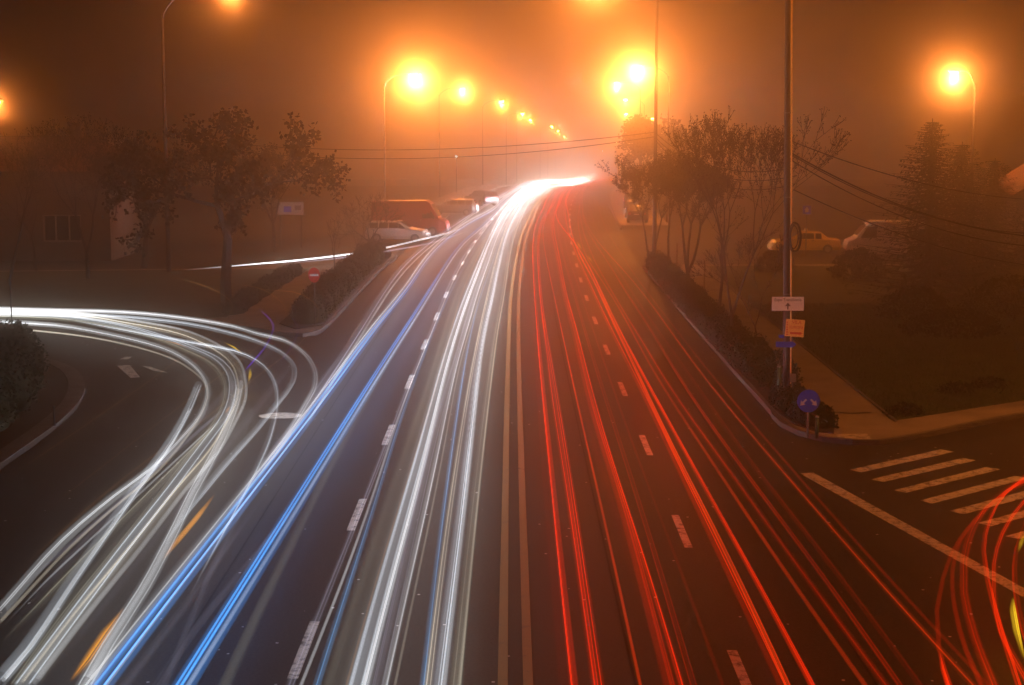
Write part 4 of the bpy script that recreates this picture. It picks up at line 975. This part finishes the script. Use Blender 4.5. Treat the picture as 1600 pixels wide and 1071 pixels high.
# overhead cables
def cable(a, b, sag, label, r=.016, group='overhead cables'):
    a, b = Vector(a), Vector(b); pts = [a.lerp(b, t) - Vector((0, 0, sag*4*t*(1-t))) for t in [i/24 for i in range(25)]]
    tag(MB().tube(pts, r, 5, cap=False).build('overhead_cable', 'rubber', None, True), label, 'cable', group)
A1, A2, A3 = over(1237, 221, 48), over(1237, 240, 48), over(1237, 251, 48)
cable(A1, over(1700, 312, 62), .55, 'highest cable running from the sign pole over the lawn')
cable(A2, over(1700, 372, 55), .7, 'thick middle cable running from the sign pole toward the picture edge', .024)
cable(A2 - Vector((0, 0, .05)), over(1700, 362, 56), .8, 'cable slightly looser than the thick middle one')
cable(A3, over(1700, 384, 55), .8, 'lowest long cable from the sign pole to the picture edge')
cable(over(1240, 297, 48), over(1700, 420, 66), .6, 'slack cable leaving the pole above the coil')
B1 = over(1023, 207, 95); B2 = over(1023, 214, 95)
cable(B1, over(330, 222, 112), .75, 'upper cable spanning the road from the far pole', .02)
cable(B2, over(330, 232, 112), .95, 'lower cable spanning the road from the far pole', .02)
cable(B1, over(1245, 262, 62), .9, 'cable from the far pole dipping behind the tree crowns', .018)
cable(B2, over(1245, 275, 62), 1.0, 'second cable dipping behind the tree crowns', .018)
cable(B2 - Vector((0, 0, .15)), over(1235, 290, 62), 1.1, 'third cable dipping behind the tree crowns', .018)
# small coloured shop lights far off
for u, v, y, colr, nm, label in [(995, 275, 210, (.05, 1, .35), 'green', 'tiny green light among the far treetops'), (1001, 270, 208, (.15, .3, 1), 'blue', 'tiny blue light beside the green one'), (713, 245, 200, (.4, .8, .9), 'teal', 'tiny pale teal light in the fog over the white trails'), (955, 281, 260, (1, .12, .02), 'red', 'tiny red light past the end of the white glare')]:
    p = over(u, v, y); o = empty('signal_light', (p.x, p.y, gz(y))); tag(o, label, 'light', 'tiny far lights')
    h = p.z - gz(y); MB().tube([(0, 0, 0), (0, 0, h - .15)], .05, 6).build('post', 'metal_dark', o); MB().box((0, .05, h), (.34, .2, .34)).build('housing', 'black', o); MB().disc((0, -.06, h), .13, (0, 1, 0), .03, 12).build('lens', glow('signal_' + nm, colr, 9.0), o)
# ---- house behind the trees
hx = on(60, 101).x; ho = empty('house', (hx, 101, 0)); tag(ho, 'low pale house with a three-pane window behind the bare trees', 'house')
wl, wr_ = on(-40, 101).x - hx - 3, on(174, 101).x - hx
win0, win1 = on(69, 101).x - hx, on(129, 101).x - hx; wz0, wz1 = over(0, 378, 101).z, over(0, 336, 101).z
hgt = over(0, 268, 101).z
MB().box(((wl+win0)/2, 4, hgt/2), (win0-wl, 8, hgt)).build('wall', 'render_wall', ho)
MB().box(((win1+wr_)/2, 4, hgt/2), (wr_-win1, 8, hgt)).build('wall', 'render_wall', ho)
MB().box(((win0+win1)/2, 4, wz0/2), (win1-win0, 7.98, wz0)).build('wall', 'render_wall', ho)
MB().box(((win0+win1)/2, 4, (wz1+hgt)/2), (win1-win0, 7.98, hgt-wz1)).build('wall', 'render_wall', ho)
wi = MB(); ww = win1 - win0
for x in (win0 + .04, win0 + ww*.33, win0 + ww*.68, win1 - .04): wi.box((x, .12, (wz0+wz1)/2), (.08, .1, wz1-wz0))
for z in (wz0 + .04, wz1 - .04): wi.box(((win0+win1)/2, .121, z), (ww - .16, .09, .08))
wo = wi.build('window', 'frame_white', ho)
for a, b_ in ((.04, .33), (.33, .68), (.68, .98)): MB().box((win0 + ww*(a+b_)/2, .15, (wz0+wz1)/2), (ww*(b_-a) - .1, .02, wz1-wz0-.16)).build('pane', 'glass_dark', wo)
MB().box(((win0+win1)/2, -.06, wz0 - .05), (ww + .3, .16, .07)).build('sill', 'concrete', wo)
rf = MB(); y0, y1 = -.5, 8.5; k = len(rf.v); rf.v += [(wl-.4, y0, hgt), (wr_+.4, y0, hgt), (wr_+.4, y1, hgt), (wl-.4, y1, hgt), (wl+1.5, 4, hgt+2.1), (wr_-1.5, 4, hgt+2.1)]
rf.f += [(0, 1, 5, 4), (1, 2, 5), (2, 3, 4, 5), (3, 0, 4), (3, 2, 1, 0)]; ro = rf.build('roof', 'roof_tile', ho)
MB().box((wr_ - 3, 4.5, hgt + 2.2), (.6, .6, 1.4)).build('chimney', 'render_wall', ro)
p = on(1600, 96); h2 = empty('garden_house', (p.x, p.y, 0)); tag(h2, 'pale gabled house half hidden at the picture edge by the spruces', 'house')
MB().box((1.9, 3, 2.1), (5, 6, 4.2)).build('wall', 'render_wall', h2)
rf = MB(); rf.v += [(-.9, -.3, 4.2), (4.7, -.3, 4.2), (4.7, 6.3, 4.2), (-.9, 6.3, 4.2), (1.9, -.3, 6.0), (1.9, 6.3, 6.0)]; rf.f += [(0, 4, 5, 3), (1, 2, 5, 4), (0, 1, 4), (2, 3, 5), (0, 3, 2, 1)]; rf.build('roof', 'roof_tile', h2)
wo = MB().box((.3, -.02, 2.2), (1.1, .06, 1.3)).build('window', 'frame_white', h2)
for s in (-1, 1): MB().box((.3 + s*.25, -.06, 2.2), (.42, .02, 1.1)).build('pane', 'glass_dark', wo)
# ================================================================ the fog
hz = bpy.data.materials.new('fog'); hz.use_nodes = True
n = hz.node_tree; n.nodes.clear()
o = n.nodes.new('ShaderNodeOutputMaterial'); pv = n.nodes.new('ShaderNodeVolumePrincipled')
pv.inputs['Color'].default_value = (.97, .85, .64, 1)
pv.inputs['Density'].default_value = FOG
pv.inputs['Anisotropy'].default_value = FOG_G
pf = n.nodes.new('ShaderNodeVolumePrincipled')
pf.inputs['Color'].default_value = (.98, .95, .9, 1)
pf.inputs['Density'].default_value = FOG_F
pf.inputs['Anisotropy'].default_value = FOG_FG
av = n.nodes.new('ShaderNodeAddShader')
n.links.new(pv.outputs[0], av.inputs[0]); n.links.new(pf.outputs[0], av.inputs[1])
n.links.new(av.outputs[0], o.inputs['Volume'])
MATS['fog'] = hz
tag(MB().box((0, 330, -.4), (680, 800, 36)).build('haze', 'fog'), 'thick lamplit fog filling the whole street', 'fog', kind='stuff')
